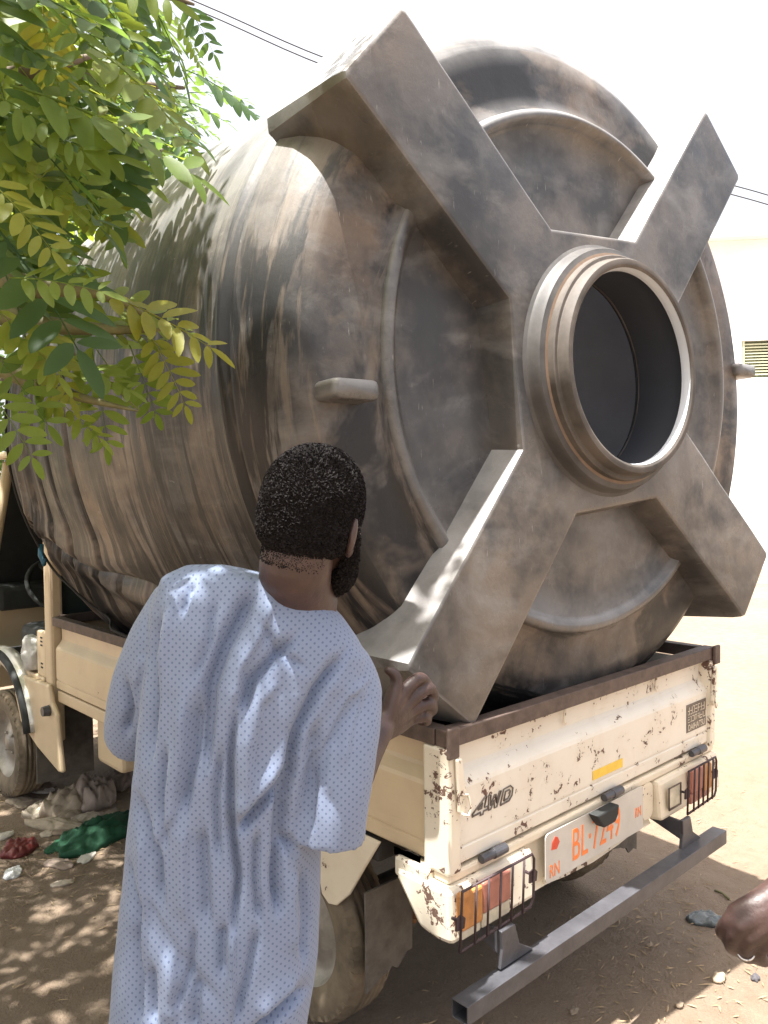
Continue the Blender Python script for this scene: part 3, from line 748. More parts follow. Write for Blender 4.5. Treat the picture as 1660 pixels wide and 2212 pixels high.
def head_geo(g, c, S, F, U, neck_base, sc=1.0):
    q = lambda a, b, d: c+S*(a*sc)+F*(b*sc)+U*(d*sc)
    rr = lambda *r: tuple(x*sc for x in r); ax = (S, F, U)
    g.add(ellipsoid(q(0, -.012, .028), ax, rr(.076, .097, .088), 24, 16))
    g.add(ellipsoid(q(0, .030, -.030), ax, rr(.060, .066, .075), 20, 14))
    g.add(ellipsoid(q(0, .066, -.088), ax, rr(.026, .024, .024)))
    for s in (-1, 1):
        g.add(ellipsoid(q(s*.040, .066, -.020), ax, rr(.022, .020, .020)))
        g.add(ellipsoid(q(s*.033, .080, .030), ax, rr(.024, .012, .009)))
        g.add(ellipsoid(q(s*.013, .096, -.030), ax, rr(.011, .012, .009)))
        e = (S*.45*s-F*.9).normalized()      # ear stands out and back
        g.add(ellipsoid(q(s*.083, -.012, -.012), (U, e, U.cross(e)), rr(.034, .019, .0075)))
        g.add(ellipsoid(q(s*.078, -.002, -.038), (U, e, U.cross(e)), rr(.013, .011, .008)))
    limb(g, [q(0, .088, .022), q(0, .101, -.012), q(0, .106, -.026)], rr(.008, .011, .013), 10)
    limb(g, [q(-.022, .088, -.058), q(0, .097, -.056), q(.022, .088, -.058)], rr(.005, .008, .005), 8)
    limb(g, [q(-.018, .086, -.068), q(0, .093, -.069), q(.018, .086, -.068)], rr(.005, .008, .005), 8)
    limb(g, [q(0, -.028, -.03), q(0, -.030, -.075), (q(0, -.03, -.075)+neck_base)/2, neck_base], [x*sc for x in (.058, .061, .062, .078)], 20)
def hair_shell(c, S, F, U, name, parent, seed, count, sc=1.0):
    v = []; f = []; n, k = 64, 40; keep = []
    for i in range(k+1):
        u = -1+2*i/k
        for j in range(n):
            b = 2*math.pi*j/n; p = 2.0 if u > 0 else 3.4
            rad = max(0, 1-abs(u)**p)**(1/p)
            x, y, z = .081*rad*math.cos(b), -.013+.101*rad*math.sin(b), .030+(.094 if u > 0 else .106)*u
            x *= 1+.015*nz((x*30, y*30, z*30)); 
            if z < -.02 and y < 0: kk = min(1, max(0, -.042-z)/.032); y *= 1-.25*kk; x *= 1-.31*kk
            v.append(c+(S*x+F*y+U*z)*sc)
            nape = -.066+.008*math.cos(b*2)+.010*nz((b*9, z*60, 1))
            keep.append((z > nape) and not (y > .062 and z < .075) and not (y > -.012 and z < .000) and not (y > .045 and z < .03))
    for i in range(k):
        for j in range(n):
            q = (i*n+j, i*n+(j+1) % n, (i+1)*n+(j+1) % n, (i+1)*n+j)
            if all(keep[t] for t in q): f.append(q)
    me = bpy.data.meshes.new('t'); me.from_pydata([tuple(p) for p in v], [], f); me.update()
    g = Geo(); g.add((v, f)); cg = curls(me, count, .0034*sc, seed); bpy.data.meshes.remove(me); g.add((cg.v, cg.f))
    rs = random.Random(seed)          # hairline fading down the nape
    for _ in range(1300):
        b = rs.gauss(0, .62); z = -.052-.028*rs.random()**2.2
        if abs(b) > 1.35: continue
        dd = (S*math.sin(b)-F*math.cos(b)); p = c+(dd*.0605-F*.030+U*z)*sc; t = U.cross(dd); s = .0022*sc*rs.uniform(.5, 1)
        g.add(([p-t*s-dd*.002, p+t*s-dd*.002, p+U*s*1.4-dd*.002, p+dd*s*1.2-U*s], [(0, 1, 3), (1, 2, 3), (2, 0, 3)]))
    o = obj(name, g.v, g.f, M['hair'], parent); return o
def beard(c, S, F, U, parent, seed, sc=1.0):
    g = Geo(); q = lambda a, b, d: c+S*(a*sc)+F*(b*sc)+U*(d*sc)
    limb(g, [q(.076, .012, -.005), q(.073, .022, -.045), q(.062, .040, -.085), q(.034, .072, -.112), q(0, .088, -.120), q(-.034, .072, -.112), q(-.062, .040, -.085), q(-.073, .022, -.045), q(-.076, .012, -.005)], [x*sc for x in (.007, .011, .017, .021, .023, .021, .017, .011, .007)], 12)
    limb(g, [q(-.030, .086, -.045), q(0, .102, -.046), q(.030, .086, -.045)], [.006*sc, .008*sc, .006*sc], 8)
    me = remesh(g, .005, 3); cg = curls(me, 4500, .0045*sc, seed)
    vs = [v.co.copy() for v in me.vertices]; fs = [tuple(p.vertices) for p in me.polygons]; bpy.data.meshes.remove(me)
    g2 = Geo(); g2.add((vs, fs)); g2.add((cg.v, cg.f)); return obj('beard', g2.v, g2.f, M['hair'], parent)

def ring_loft(g, rings, n=40, ex=2.4):
    """rings: (left point, right point, half thickness vector)"""
    v = []; f = []
    for Lp, Rp, tv in rings:
        c = (Lp+Rp)/2; a = (Rp-Lp)/2
        for j in range(n):
            t = 2*math.pi*j/n; cx, sx = math.cos(t), math.sin(t)
            v.append(c+a*(math.copysign(abs(cx)**(2/ex), cx))+tv*(math.copysign(abs(sx)**(2/ex), sx)))
    k = len(rings)
    for i in range(k-1):
        for j in range(n): j2 = (j+1) % n; f.append((i*n+j, i*n+j2, (i+1)*n+j2, (i+1)*n+j))
    f.append(tuple(range(n))[::-1]); f.append(tuple((k-1)*n+j for j in range(n))); g.add((v, f))
def planar_uv(me, a, b, d):
    """cloth laid flat on three planes (a=right, b=up, d=depth)"""
    ul = me.uv_layers.new(name='UVMap')
    for p in me.polygons:
        nn = p.normal; side = abs(nn.dot(d)) < abs(nn.dot(a))*.9
        for li, vi in zip(p.loop_indices, p.vertices):
            co = me.vertices[vi].co; ul.data[li].uv = ((co.dot(d) if side else co.dot(a)), co.dot(b))

def build_man():
    dn = -UPV
    root = empty('person', tuple(at(470, 2870, 1.44)[:2])+(0,))
    tag(root, 'person in a pale blue dotted robe gripping the tank foot at the truck corner', 'person')
    hc = at(678, 1118, 1.36)
    U = (UPV*math.cos(R(12))+RGT*math.sin(R(12))-FWD*.10).normalized()
    F = (FWD*math.cos(R(20))+RGT*math.sin(R(20))-UPV*.24); F = (F-U*F.dot(U)).normalized(); S = F.cross(U)
    nb = at(636, 1300, 1.42)
    g = Geo(); head_geo(g, hc, S, F, U, nb)
    # trunk inside the robe
    ring_loft(g, [(at(590, 1300, 1.41), at(690, 1330, 1.43), FWD*.045), (at(410, 1310, 1.40), at(735, 1440, 1.45), FWD*.065), (at(390, 1500, 1.42), at(660, 1600, 1.45), FWD*.09), (at(390, 1750, 1.44), at(600, 1800, 1.45), FWD*.085), (at(370, 1950, 1.44), at(580, 1970, 1.45), FWD*.08)], 24)
    # right arm and fist round the tank's foot
    limb(g, [at(738, 1470, 1.45), at(728, 1620, 1.43), at(712, 1770, 1.42)], [.044, .042, .040], 16)
    limb(g, [at(712, 1770, 1.42), at(752, 1700, 1.51), at(790, 1625, 1.615), at(822, 1573, 1.665)], [.041, .042, .036, .029], 16)
    W0 = at(822, 1573, 1.665)
    mcp = [at(868, 1500, 1.705), at(880, 1518, 1.722), at(884, 1538, 1.735), at(879, 1557, 1.742)]
    for k, mp_ in enumerate(mcp): limb(g, [W0+(mp_-W0)*.02+UPV*(.012-.008*k), W0+(mp_-W0)*.55+UPV*(.004-.003*k), mp_], [.021, .021, .0165], 12)
    limb(g, [at(832, 1548, 1.68), at(846, 1528, 1.69), at(858, 1510, 1.695)], [.022, .022, .018], 12)
    fing = [[(868, 1500, 1.705), (888, 1478, 1.715), (908, 1465, 1.735), (922, 1478, 1.768), (912, 1490, 1.79)],
            [(880, 1518, 1.722), (908, 1497, 1.735), (928, 1487, 1.755), (937, 1507, 1.79), (922, 1513, 1.81)],
            [(884, 1538, 1.735), (910, 1525, 1.748), (930, 1521, 1.768), (935, 1535, 1.80), (918, 1538, 1.815)],
            [(879, 1557, 1.742), (902, 1551, 1.755), (920, 1549, 1.772), (923, 1559, 1.798), (908, 1560, 1.81)]]
    for fp, r_ in zip(fing, (.0125, .0125, .0120, .0105)):
        limb(g, [at(*q) for q in fp], [r_*1.34, r_*1.14, r_*1.10, r_*.98, r_*.84], 12, 5)
    limb(g, [at(836, 1545, 1.675), at(848, 1505, 1.683), at(857, 1475, 1.69), at(852, 1456, 1.69), at(838, 1447, 1.688)], [.020, .017, .0135, .0125, .0095], 12)
    # left arm, its hand resting on the bed rail
    limb(g, [at(392, 1320, 1.41), at(325, 1440, 1.43), at(292, 1540, 1.49)], [.040, .042, .038], 14)
    LW = Vector((-.735, .52, 1.035))
    limb(g, [at(292, 1540, 1.49), (at(292, 1540, 1.49)+LW)/2, LW], [.040, .036, .028], 14)
    for k in range(4):
        b = LW+Vector((.01, .015*k-.025, 0)); limb(g, [LW, b+Vector((.05, 0, .002)), b+Vector((.075, 0, .0)), b+Vector((.095, .002, -.018)), b+Vector((.098, .002, -.04))], [.020, .014, .011, .010, .008], 10)
    limb(g, [LW, LW+Vector((.025, -.045, .0)), LW+Vector((.05, -.06, -.012))], [.018, .013, .009], 10)
    # legs and feet
    for px_, dx in ((395, -.02), (575, .02)):
        hip = at(px_+10, 1940, 1.45); ft = at(px_+10, 2870, 1.46); ft.z = .07
        kn = (hip+ft)/2+FWD*.02
        limb(g, [hip, kn, ft], [.070, .052, .038], 14)
        limb(g, [ft, ft+FWD*.05+Vector((0, 0, -.035)), ft+FWD*.16+Vector((0, 0, -.045)), ft+FWD*.20+Vector((0, 0, -.05))], [.036, .034, .028, .018], 12)
        limb(g, [ft+Vector((0, 0, -.01)), ft-FWD*.04+Vector((0, 0, -.04))], [.034, .028], 10)
        sp, sf = [], []
        so = [(-.05, -.07), (.05, -.07), (.052, .08), (.05, .19), (0, .225), (-.05, .19), (-.048, .08)]
        fr = Vector((FWD.x, FWD.y, 0)).normalized(); rt_ = Vector((RGT.x, RGT.y, 0)).normalized()
        zz = gz(ft.x, ft.y)
        for z_ in (zz+.001, zz+.017): sp += [Vector((ft.x, ft.y, z_))+fr*b+rt_*a for a, b in so]
        nn = len(so); sf = [tuple(range(nn))[::-1], tuple(range(nn, 2*nn))]+[(i, (i+1) % nn, nn+(i+1) % nn, nn+i) for i in range(nn)]
        obj('sandal', sp, sf, M['sandal'], root, bevel=.003)
    me = remesh(g, .0042, 3, 'body'); me.name = 'body'
    fin('body', me, M['skin'], root, True)
    for s in (-1, 1):
        v, f = ellipsoid(hc+S*(s*.032)+F*.070+U*.012, (S, F, U), (.013, .013, .012)); obj('eye', v, f, M['eye'], root, True)
    hair_shell(hc, S, F, U, 'hair', root, 4, 20000)
    beard(hc, S, F, U, root, 6)
    # ---- robe
    g = Geo()
    rings = [((575, 1240, 1.395), (704, 1296, 1.425), .060), ((478, 1220, 1.392), (742, 1334, 1.43), .080), ((400, 1222, 1.388), (772, 1376, 1.435), .092), ((352, 1243, 1.385), (796, 1420, 1.44), .105),
             ((328, 1315, 1.385), (798, 1480, 1.445), .120), ((318, 1420, 1.39), (772, 1560, 1.45), .130), ((307, 1540, 1.40), (738, 1650, 1.45), .132), ((297, 1650, 1.41), (706, 1740, 1.45), .132),
             ((287, 1750, 1.42), (692, 1830, 1.45), .134), ((272, 1900, 1.43), (690, 1930, 1.45), .136), ((258, 2050, 1.43), (686, 2060, 1.45), .138), ((243, 2212, 1.43), (664, 2212, 1.45), .140),
             ((222, 2480, 1.43), (655, 2480, 1.45), .148), ((198, 2790, 1.43), (668, 2790, 1.45), .155)]
    ring_loft(g, [(at(*a), at(*b), FWD*t) for a, b, t in rings], 48, 2.3)
    # right sleeve, wide and hanging to the elbow; left sleeve bent outwards
    def sleeve(pts, rads):
        ps, rs = smooth_path([at(*p) for p in pts], rads, 5); g.add(tube_geo(ps, rs, 22))
    sleeve([(728, 1435, 1.44), (750, 1500, 1.45), (738, 1610, 1.415), (718, 1720, 1.40), (705, 1800, 1.405)], [.060, .066, .064, .066, .070])
    sleeve([(405, 1300, 1.40), (358, 1385, 1.41), (318, 1480, 1.435), (297, 1560, 1.475), (292, 1588, 1.50)], [.060, .064, .062, .058, .055])
    # collar hole: the neck comes out through the top, so no extra piece is needed
    me = remesh(g, .0055, 5, 'robe')
    vs = me.vertices; nv = len(vs); co = np.empty(nv*3); no = np.empty(nv*3); vs.foreach_get('co', co); vs.foreach_get('normal', no); co = co.reshape(-1, 3); no = no.reshape(-1, 3)
    d = co-np.array(CAM); z = d@np.array(FWD); px = 830+FPX*(d@np.array(RGT))/z; py = 1106-FPX*(d@np.array(UPV))/z
    back = np.clip(-(no@np.array(FWD))*1.6, 0, 1); disp = np.zeros(nv)
    folds = [([(800, 1466), (775, 1485), (750, 1507), (720, 1560), (690, 1620), (655, 1665)], 6, .005), ([(640, 1600), (632, 1660), (620, 1720), (616, 1800), (640, 1840)], 12, -.020), ([(560, 1330), (600, 1400), (660, 1440)], 9, -.006), ([(470, 1290), (455, 1380), (420, 1470)], 10, -.007), ([(480, 1620), (470, 1740), (476, 1860)], 9, -.009), ([(360, 1620), (352, 1720), (358, 1820)], 9, -.009), ([(560, 1800), (556, 1900), (566, 1990)], 9, -.010), ([(660, 1880), (668, 1980), (660, 2080)], 9, -.009), ([(280, 1860), (300, 1960), (296, 2060)], 8, -.008), ([(420, 2010), (415, 2100), (380, 2180)], 9, -.008), ([(552, 1278), (528, 1335), (490, 1405), (462, 1480), (452, 1580), (445, 1660)], 17, -.020), ([(590, 1300), (560, 1375), (520, 1445), (508, 1540), (505, 1650)], 16, .013),
             ([(640, 1380), (590, 1430), (548, 1475), (530, 1540)], 13, -.014), ([(600, 1470), (560, 1520), (545, 1620), (540, 1720)], 22, .010),
             ([(512, 1520), (504, 1640), (505, 1790), (520, 1900), (508, 2010)], 9, -.016), ([(535, 1560), (532, 1700), (520, 1770)], 20, .012),
             ([(648, 1600), (590, 1680), (515, 1765)], 18, .016), ([(640, 1665), (580, 1730), (520, 1800)], 12, -.013),
             ([(620, 1668), (612, 1780), (604, 1880), (606, 1965)], 10, -.026), ([(640, 1880), (632, 1960), (640, 2060)], 16, .010),
             ([(266, 1954), (330, 2040), (398, 2128), (501, 2212)], 26, .005), ([(300, 1930), (380, 2060), (470, 2160)], 24, -.004), ([(669, 2132), (585, 2212), (540, 2260)], 12, -.015),
             ([(640, 2120), (560, 2200)], 16, .010), ([(504, 2010), (502, 2120), (503, 2205)], 9, .014), ([(486, 2000), (488, 2110)], 12, -.010), ([(560, 2010), (540, 2110), (512, 2200)], 10, -.009),
             ([(345, 1330), (332, 1420), (335, 1520), (325, 1640)], 12, -.013), ([(420, 1260), (395, 1330)], 8, -.007), ([(380, 1290), (362, 1370), (350, 1450)], 11, .008),
             ([(400, 1500), (392, 1620), (372, 1760), (330, 1830)], 16, .011), ([(430, 1520), (420, 1640), (398, 1760)], 13, -.012), ([(300, 1720), (322, 1790), (345, 1860), (350, 1960)], 12, -.011),
             ([(400, 1780), (398, 1880), (400, 1990)], 15, .010), ([(440, 1790), (446, 1900), (452, 2000)], 15, -.010), ([(310, 1800), (308, 1900), (318, 2000)], 11, .010), ([(290, 2000), (300, 2120), (300, 2212)], 12, -.009),
             ([(745, 1420), (690, 1500), (650, 1580), (630, 1660)], 13, -.016), ([(790, 1470), (760, 1560), (742, 1660)], 16, .007), ([(690, 1560), (680, 1680), (672, 1790)], 13, -.008), ([(720, 1600), (712, 1720)], 14, .007),
             ([(270, 1470), (285, 1540), (275, 1590)], 10, -.010), ([(310, 1420), (295, 1480)], 8, .007), ([(375, 2050), (370, 2212)], 18, .010), ([(330, 2090), (335, 2212)], 12, -.009), ([(430, 2120), (425, 2230)], 13, -.009)]
    for pl_, wd, am in folds:
        best = np.full(nv, 1e9)
        pl_ = np.array(pl_, float); tt = np.zeros(nv); ln = len(pl_)-1
        for i in range(ln):
            a, b = pl_[i], pl_[i+1]; ab = b-a; L2 = ab@ab; t = np.clip(((px-a[0])*ab[0]+(py-a[1])*ab[1])/L2, 0, 1)
            dd = np.hypot(px-a[0]-t*ab[0], py-a[1]-t*ab[1]); sd_ = np.sign((px-a[0])*ab[1]-(py-a[1])*ab[0]); dd = dd*np.where(sd_ > 0, 1.9, .62); mk = dd < best; best[mk] = dd[mk]; tt[mk] = (i+t[mk])/ln
        env = np.clip(np.minimum(tt, 1-tt)*5+.25, 0, 1)
        disp += (1.0 if am > 0 else 1.9)*am*np.exp(-(best/(wd*.85))**2)*env
    disp = np.clip(disp, -.030, .034)*back
    for i in range(nv):
        p = co[i]; wz = noise.noise(Vector((p[0]*13, p[1]*13, p[2]*2.2)))*.0040 + noise.noise(Vector((p[0]*30+p[2]*14, p[1]*30, p[2]*11)))*.0010
        disp[i] += wz*(1.25 if py[i] > 1500 else .7)
    # the collar: pull the cloth away round the neck
    me.vertices.foreach_set('co', (co+no*disp[:, None]).ravel()); me.update()
    planar_uv(me, RGT, UPV, FWD)
    me.name = 'robe'; o = fin('robe', me, M['robe'], root, True)
    sm = o.modifiers.new('s', 'SMOOTH'); sm.factor = .35; sm.iterations = 1
build_man()

def build_bystander():
    hw = at(1685, 1930, 1.43)
    root = empty('person', (0, 0, 0))
    tag(root, 'standing person with a ringed hand hanging in a loose fist beside the truck tail', 'person')
    el = at(1960, 1690, 1.50); sh = at(2000, 1270, 1.56)
    fw = (-RGT*.75+FWD*.66); fw.z = 0; fw.normalize(); rt = Vector((fw.y, -fw.x, 0))     # faces the truck
    side = 1 if rt.dot(RGT) > 0 else -1
    out = -rt if (RGT.dot(rt) > 0) else rt                                          # from body towards this arm
    cen = sh-out*.0; cen = sh+RGT*.19+FWD*.03; cen.z = 0
    root.location = cen
    o_ = (sh-cen); o_.z = 0; o_.normalize()
    zs = sh.z
    g = Geo(); up = Vector((0, 0, 1)); hc = cen+up*(zs+.225)+fw*.025
    head_geo(g, hc, fw.cross(up), fw, up, cen+up*(zs+.02))
    def rg(z, hw_, th): return (cen+up*z-o_*hw_, cen+up*z+o_*hw_, o_.cross(up)*th)
    ring_loft(g, [rg(zs+.03, .07, .05), rg(zs, .17, .075), rg(zs-.2, .16, .10), rg(zs-.42, .14, .09), rg(zs-.58, .16, .10), rg(zs-.66, .15, .1)], 24)
    limb(g, [sh, (sh+el)/2, el], [.052, .046, .040], 14)
    limb(g, [el, el+(hw-el)*.35, el+(hw-el)*.7, hw], [.041, .042, .036, .030], 14)
    D = 1.42
    mcp = [at(1592, 1970, D), at(1600, 1999, D-.012), at(1622, 2024, D-.015), at(1650, 2038, D-.008)]
    for k, mp_ in enumerate(mcp): limb(g, [hw, hw+(mp_-hw)*.55-FWD*.006, mp_], [.026, .0245, .0175], 12)
    limb(g, [hw, at(1630, 1975, D), at(1625, 1995, D)], [.03, .030, .026], 12)
    fing = [[(1592, 1970, D), (1571, 1992, D+.005), (1562, 2013, D+.03), (1578, 2020, D+.055), (1592, 2010, D+.06)],
            [(1600, 1999, D-.012), (1584, 2025, D-.002), (1582, 2045, D+.025), (1598, 2050, D+.055), (1610, 2036, D+.06)],
            [(1622, 2024, D-.015), (1611, 2048, D-.004), (1613, 2064, D+.024), (1628, 2066, D+.05), (1636, 2050, D+.058)],
            [(1650, 2038, D-.008), (1643, 2060, D), (1646, 2074, D+.024), (1657, 2074, D+.045), (1660, 2060, D+.05)]]
    for fp, r_ in zip(fing, (.0125, .0125, .012, .0105)):
        limb(g, [at(*q) for q in fp], [r_*1.2, r_*1.02, r_*1.1, r_*.98, r_*.85], 12, 5)
    limb(g, [hw+FWD*.02, at(1640, 1985, D+.045), at(1615, 2012, D+.065), at(1602, 2030, D+.07)], [.020, .017, .013, .011], 12)
    osh = cen-o_*.2+up*zs
    limb(g, [osh, osh-up*.28+fw*.02, osh-up*.52+fw*.06, osh-up*.62+fw*.08], [.052, .042, .028, .022], 14)
    for k in range(4): limb(g, [osh-up*.62+fw*(.06+.018*k), osh-up*.69+fw*(.055+.018*k), osh-up*.73+fw*(.055+.016*k)+o_*.02], [.014, .010, .008], 8)
    limb(g, [osh-up*.58+fw*.09, osh-up*.64+fw*.125, osh-up*.68+fw*.125], [.015, .012, .009], 8)
    for s in (-1, 1):
        hip = cen+o_*(.085*s)+up*(zs-.62); ft = cen+o_*(.10*s)+up*.07
        limb(g, [hip, (hip+ft)/2+fw*.02, ft], [.082, .055, .036], 14)
        limb(g, [ft-fw*.03-up*.035, ft+fw*.06-up*.035, ft+fw*.17-up*.045], [.030, .034, .022], 12)
    me = remesh(g, .0045, 3, 'body'); fin('body', me, M['skin'], root, True)
    hair_shell(hc, fw.cross(up), fw, up, 'hair', root, 9, 2500)
    for s in (-1, 1):
        v, f = ellipsoid(hc+fw.cross(up)*(s*.032)+fw*.070+up*.012, (fw.cross(up), fw, up), (.013, .013, .012)); obj('eye', v, f, M['eye'], root, True)
    # clothes
    g = Geo(); ring_loft(g, [rg(zs+.075, .075, .065), rg(zs+.055, .12, .080), rg(zs+.03, .195, .095), rg(zs-.2, .185, .118), rg(zs-.45, .17, .112), rg(zs-.72, .185, .118)], 36)
    for a, b_ in ((sh, (el-sh).normalized()), (osh, -up)):
        inn = cen-a; inn.z = 0; limb(g, [a+inn*.45+up*.0, a+b_*.02, a+b_*.13, a+b_*.25], [.072, .074, .070, .070], 16, 5, True)
    fin('shirt', remesh(g, .009, 4, 'shirt'), M['shirt2'], root, True)
    g = Geo()
    for s in (-1, 1):
        hip = cen+o_*(.085*s)+up*(zs-.60); ft = cen+o_*(.10*s)+up*.09
        limb(g, [hip, (hip+ft)/2+fw*.02, ft], [.098, .076, .066], 16, 5, False)
    fin('trousers', remesh(g, .009, 4, 'trousers'), M['trouser'], root, True)
    # ring
    c = at(1611.5, 2056, D+.005); t = (at(1613, 2064, D+.024)-at(1611, 2048, D-.004)).normalized(); a = t.orthogonal().normalized(); b = t.cross(a)
    tube('finger_ring', [c+(a*math.cos(q)+b*math.sin(q))*.0138 for q in np.linspace(0, 2*math.pi, 25)], .002, M['silver'], root, 8)
build_bystander()

# ------------------------------------------------------------------ tree with feathered leaves
def leaf_mat(name, a, b, tr):
    mt, n, p = mat_new(name); oi = N(n, 'ShaderNodeObjectInfo'); co = coord(n)
    at_ = N(n, 'ShaderNodeAttribute'); at_.attribute_name = 'tint'
    ad = N(n, 'ShaderNodeMath', operation='ADD'); n.links.new(oi.outputs['Random'], ad.inputs[0]); n.links.new(at_.outputs['Fac'], ad.inputs[1])
    fr = N(n, 'ShaderNodeMath', operation='FRACT'); n.links.new(ad.outputs[0], fr.inputs[0])
    c = mix(n, fr.outputs[0], a, b); f = noise_tex(n, co, 60, 3)
    c = mix(n, ramp(n, f, [(.4, 0), (.8, .35)]), c, tuple(x*.6 for x in a))
    n.links.new(c, p.inputs['Base Color']); p.inputs['Roughness'].default_value = .5; p.inputs['Specular IOR Level'].default_value = .35
    tl = N(n, 'ShaderNodeBsdfTranslucent'); n.links.new(mix(n, .5, c, tr), tl.inputs['Color'])
    ms = N(n, 'ShaderNodeMixShader'); ms.inputs[0].default_value = .55; n.links.new(p.outputs[0], ms.inputs[1]); n.links.new(tl.outputs[0], ms.inputs[2])
    n.links.new(ms.outputs[0], n.nodes['Material Output'].inputs['Surface']); return mt
M['leaf'] = leaf_mat('green_leaf', (.085, .155, .026), (.20, .25, .045), (.48, .56, .05))
M['leaf_y'] = leaf_mat('yellow_lit_leaf', (.17, .22, .035), (.27, .26, .03), (.60, .55, .05))  # yellow of sun shining through put into the colour; few truly yellow
M['leaf_d'] = leaf_mat('deep_green_leaf', (.035, .085, .03), (.07, .13, .035), (.25, .36, .05))  # darker copy, gives backlit leaves their shade by colour
M['twig'] = plain('green_brown_twig', (.13, .12, .05), .7, 0, .3, 30)
M['bark'] = plain('grey_bark', (.14, .11, .085), .95, 0, .4, 14, .6)
def leaflet(base, d, nrm, L, W, curl, fine=True):
    s = d.cross(nrm).normalized(); out = []
    st = [(0, .10), (.12, .58), (.32, .96), (.55, 1.0), (.78, .78), (.92, .40)] if fine else [(0, .12), (.45, 1.0), (.85, .7)]
    v = []; f = []
    for t, wq in st:
        c = base+d*(L*t)-nrm*(curl*L*t*t); wv = s*(W*.5*wq); lift = nrm*(W*.10*wq)
        v += [c-wv+lift, c, c+wv+lift]
    v.append(base+d*L-nrm*(curl*L)); k = len(st)
    for i in range(k-1):
        a = i*3; f += [(a, a+1, a+4, a+3), (a+1, a+2, a+5, a+4)]
    a = (k-1)*3; f += [(a, a+1, a+3), (a+1, a+2, a+3)]
    return v, f
def compound(seed, L=.26, pairs=8, fine=True, lw=(.056, .022), droop=.25):
    """one feathered leaf along +X, blades roughly facing +Z"""
    rd = random.Random(seed); g = Geo()
    axis = lambda t: Vector((L*t, 0, -droop*L*t*t))
    if fine: g.add(tube_geo([axis(t) for t in np.linspace(0, 1, 7)], [.0022*(1-.6*t) for t in np.linspace(0, 1, 7)], 5))
    for i in range(pairs):
        t = .16+.80*i/(pairs-1)
        for s in (-1, 1):
            b = axis(t); sz = .72+.38*math.sin(math.pi*min(1, t*.95+.1)); fwd = rd.uniform(.35, .65)
            d = Vector((fwd, s, rd.uniform(-.45, .15))).normalized()
            nr = Vector((rd.uniform(-.25, .25), rd.uniform(-.25, .25)-s*.15, 1)); nr = (nr-d*nr.dot(d)).normalized()
            g.add(leaflet(b+d*.004, d, nr, lw[0]*sz*rd.uniform(.85, 1.12), lw[1]*sz*rd.uniform(.85, 1.15), rd.uniform(.0, .28), fine))
    d = Vector((1, 0, -.4)).normalized(); g.add(leaflet(axis(1), d, Vector((.4, 0, 1)).normalized(), lw[0]*.8, lw[1]*.85, .1, fine))
    return g
leaf_me = []
for k in range(7):
    g = compound(20+k, .245+.012*k, 6+k % 3, True, (.094+.004*(k % 4), .030+.0015*(k % 3)), .18+.06*(k % 4))
    me = bpy.data.meshes.new('leaf'); me.from_pydata(g.v, [], g.f); me.update(); me.polygons.foreach_set('use_smooth', [True]*len(me.polygons)); leaf_me.append(me)
mats3 = ['leaf', 'leaf_y', 'leaf_d']; leaf_by = {}
for mn in mats3:
    leaf_by[mn] = []
    for me in leaf_me:
        m2 = me.copy(); m2.name = 'leaf'; m2.materials.append(M[mn]); leaf_by[mn].append(m2)
tree = empty('feather_leaved_tree', (-2.35, 1.75, 0))
tag(tree, 'leafy tree with feathered green and yellow-green leaves overhanging the truck', 'tree')
def leaf_matrix(b, tip, face, roll=0):
    x = (tip-b).normalized(); z = (face-x*face.dot(x)).normalized(); z.rotate(Matrix.Rotation(roll, 3, x)); y = z.cross(x)
    mm = Matrix((x, y, z)).transposed().to_4x4(); mm.translation = b; return mm
PI_TREE = parent_inv(tree)
nleaf = [0]
def put_leaf(b, tip, face, kind, k, sc=1.0, roll=0):
    me = leaf_by[kind][k % len(leaf_me)]
    o = bpy.data.objects.new('leaf', me); col.objects.link(o); o.parent = tree; o.matrix_parent_inverse = PI_TREE
    mm = leaf_matrix(b, tip, face, roll); L = leaf_me[k % len(leaf_me)].vertices[30].co.length
    o.matrix_basis = mm @ Matrix.Scale(sc, 4); nleaf[0] += 1
rd = random.Random(11)
def leaf_px(b, t, dep, kind, dtip=.0, face=None, roll=0.):
    B = at(b[0], b[1], dep); T = at(t[0], t[1], dep+dtip); L = (T-B).length
    put_leaf(B, T, face or (Vector((0, 0, 1))-FWD*.75), kind, rd.randrange(7), min(1.5, max(.55, L/.335)), roll)
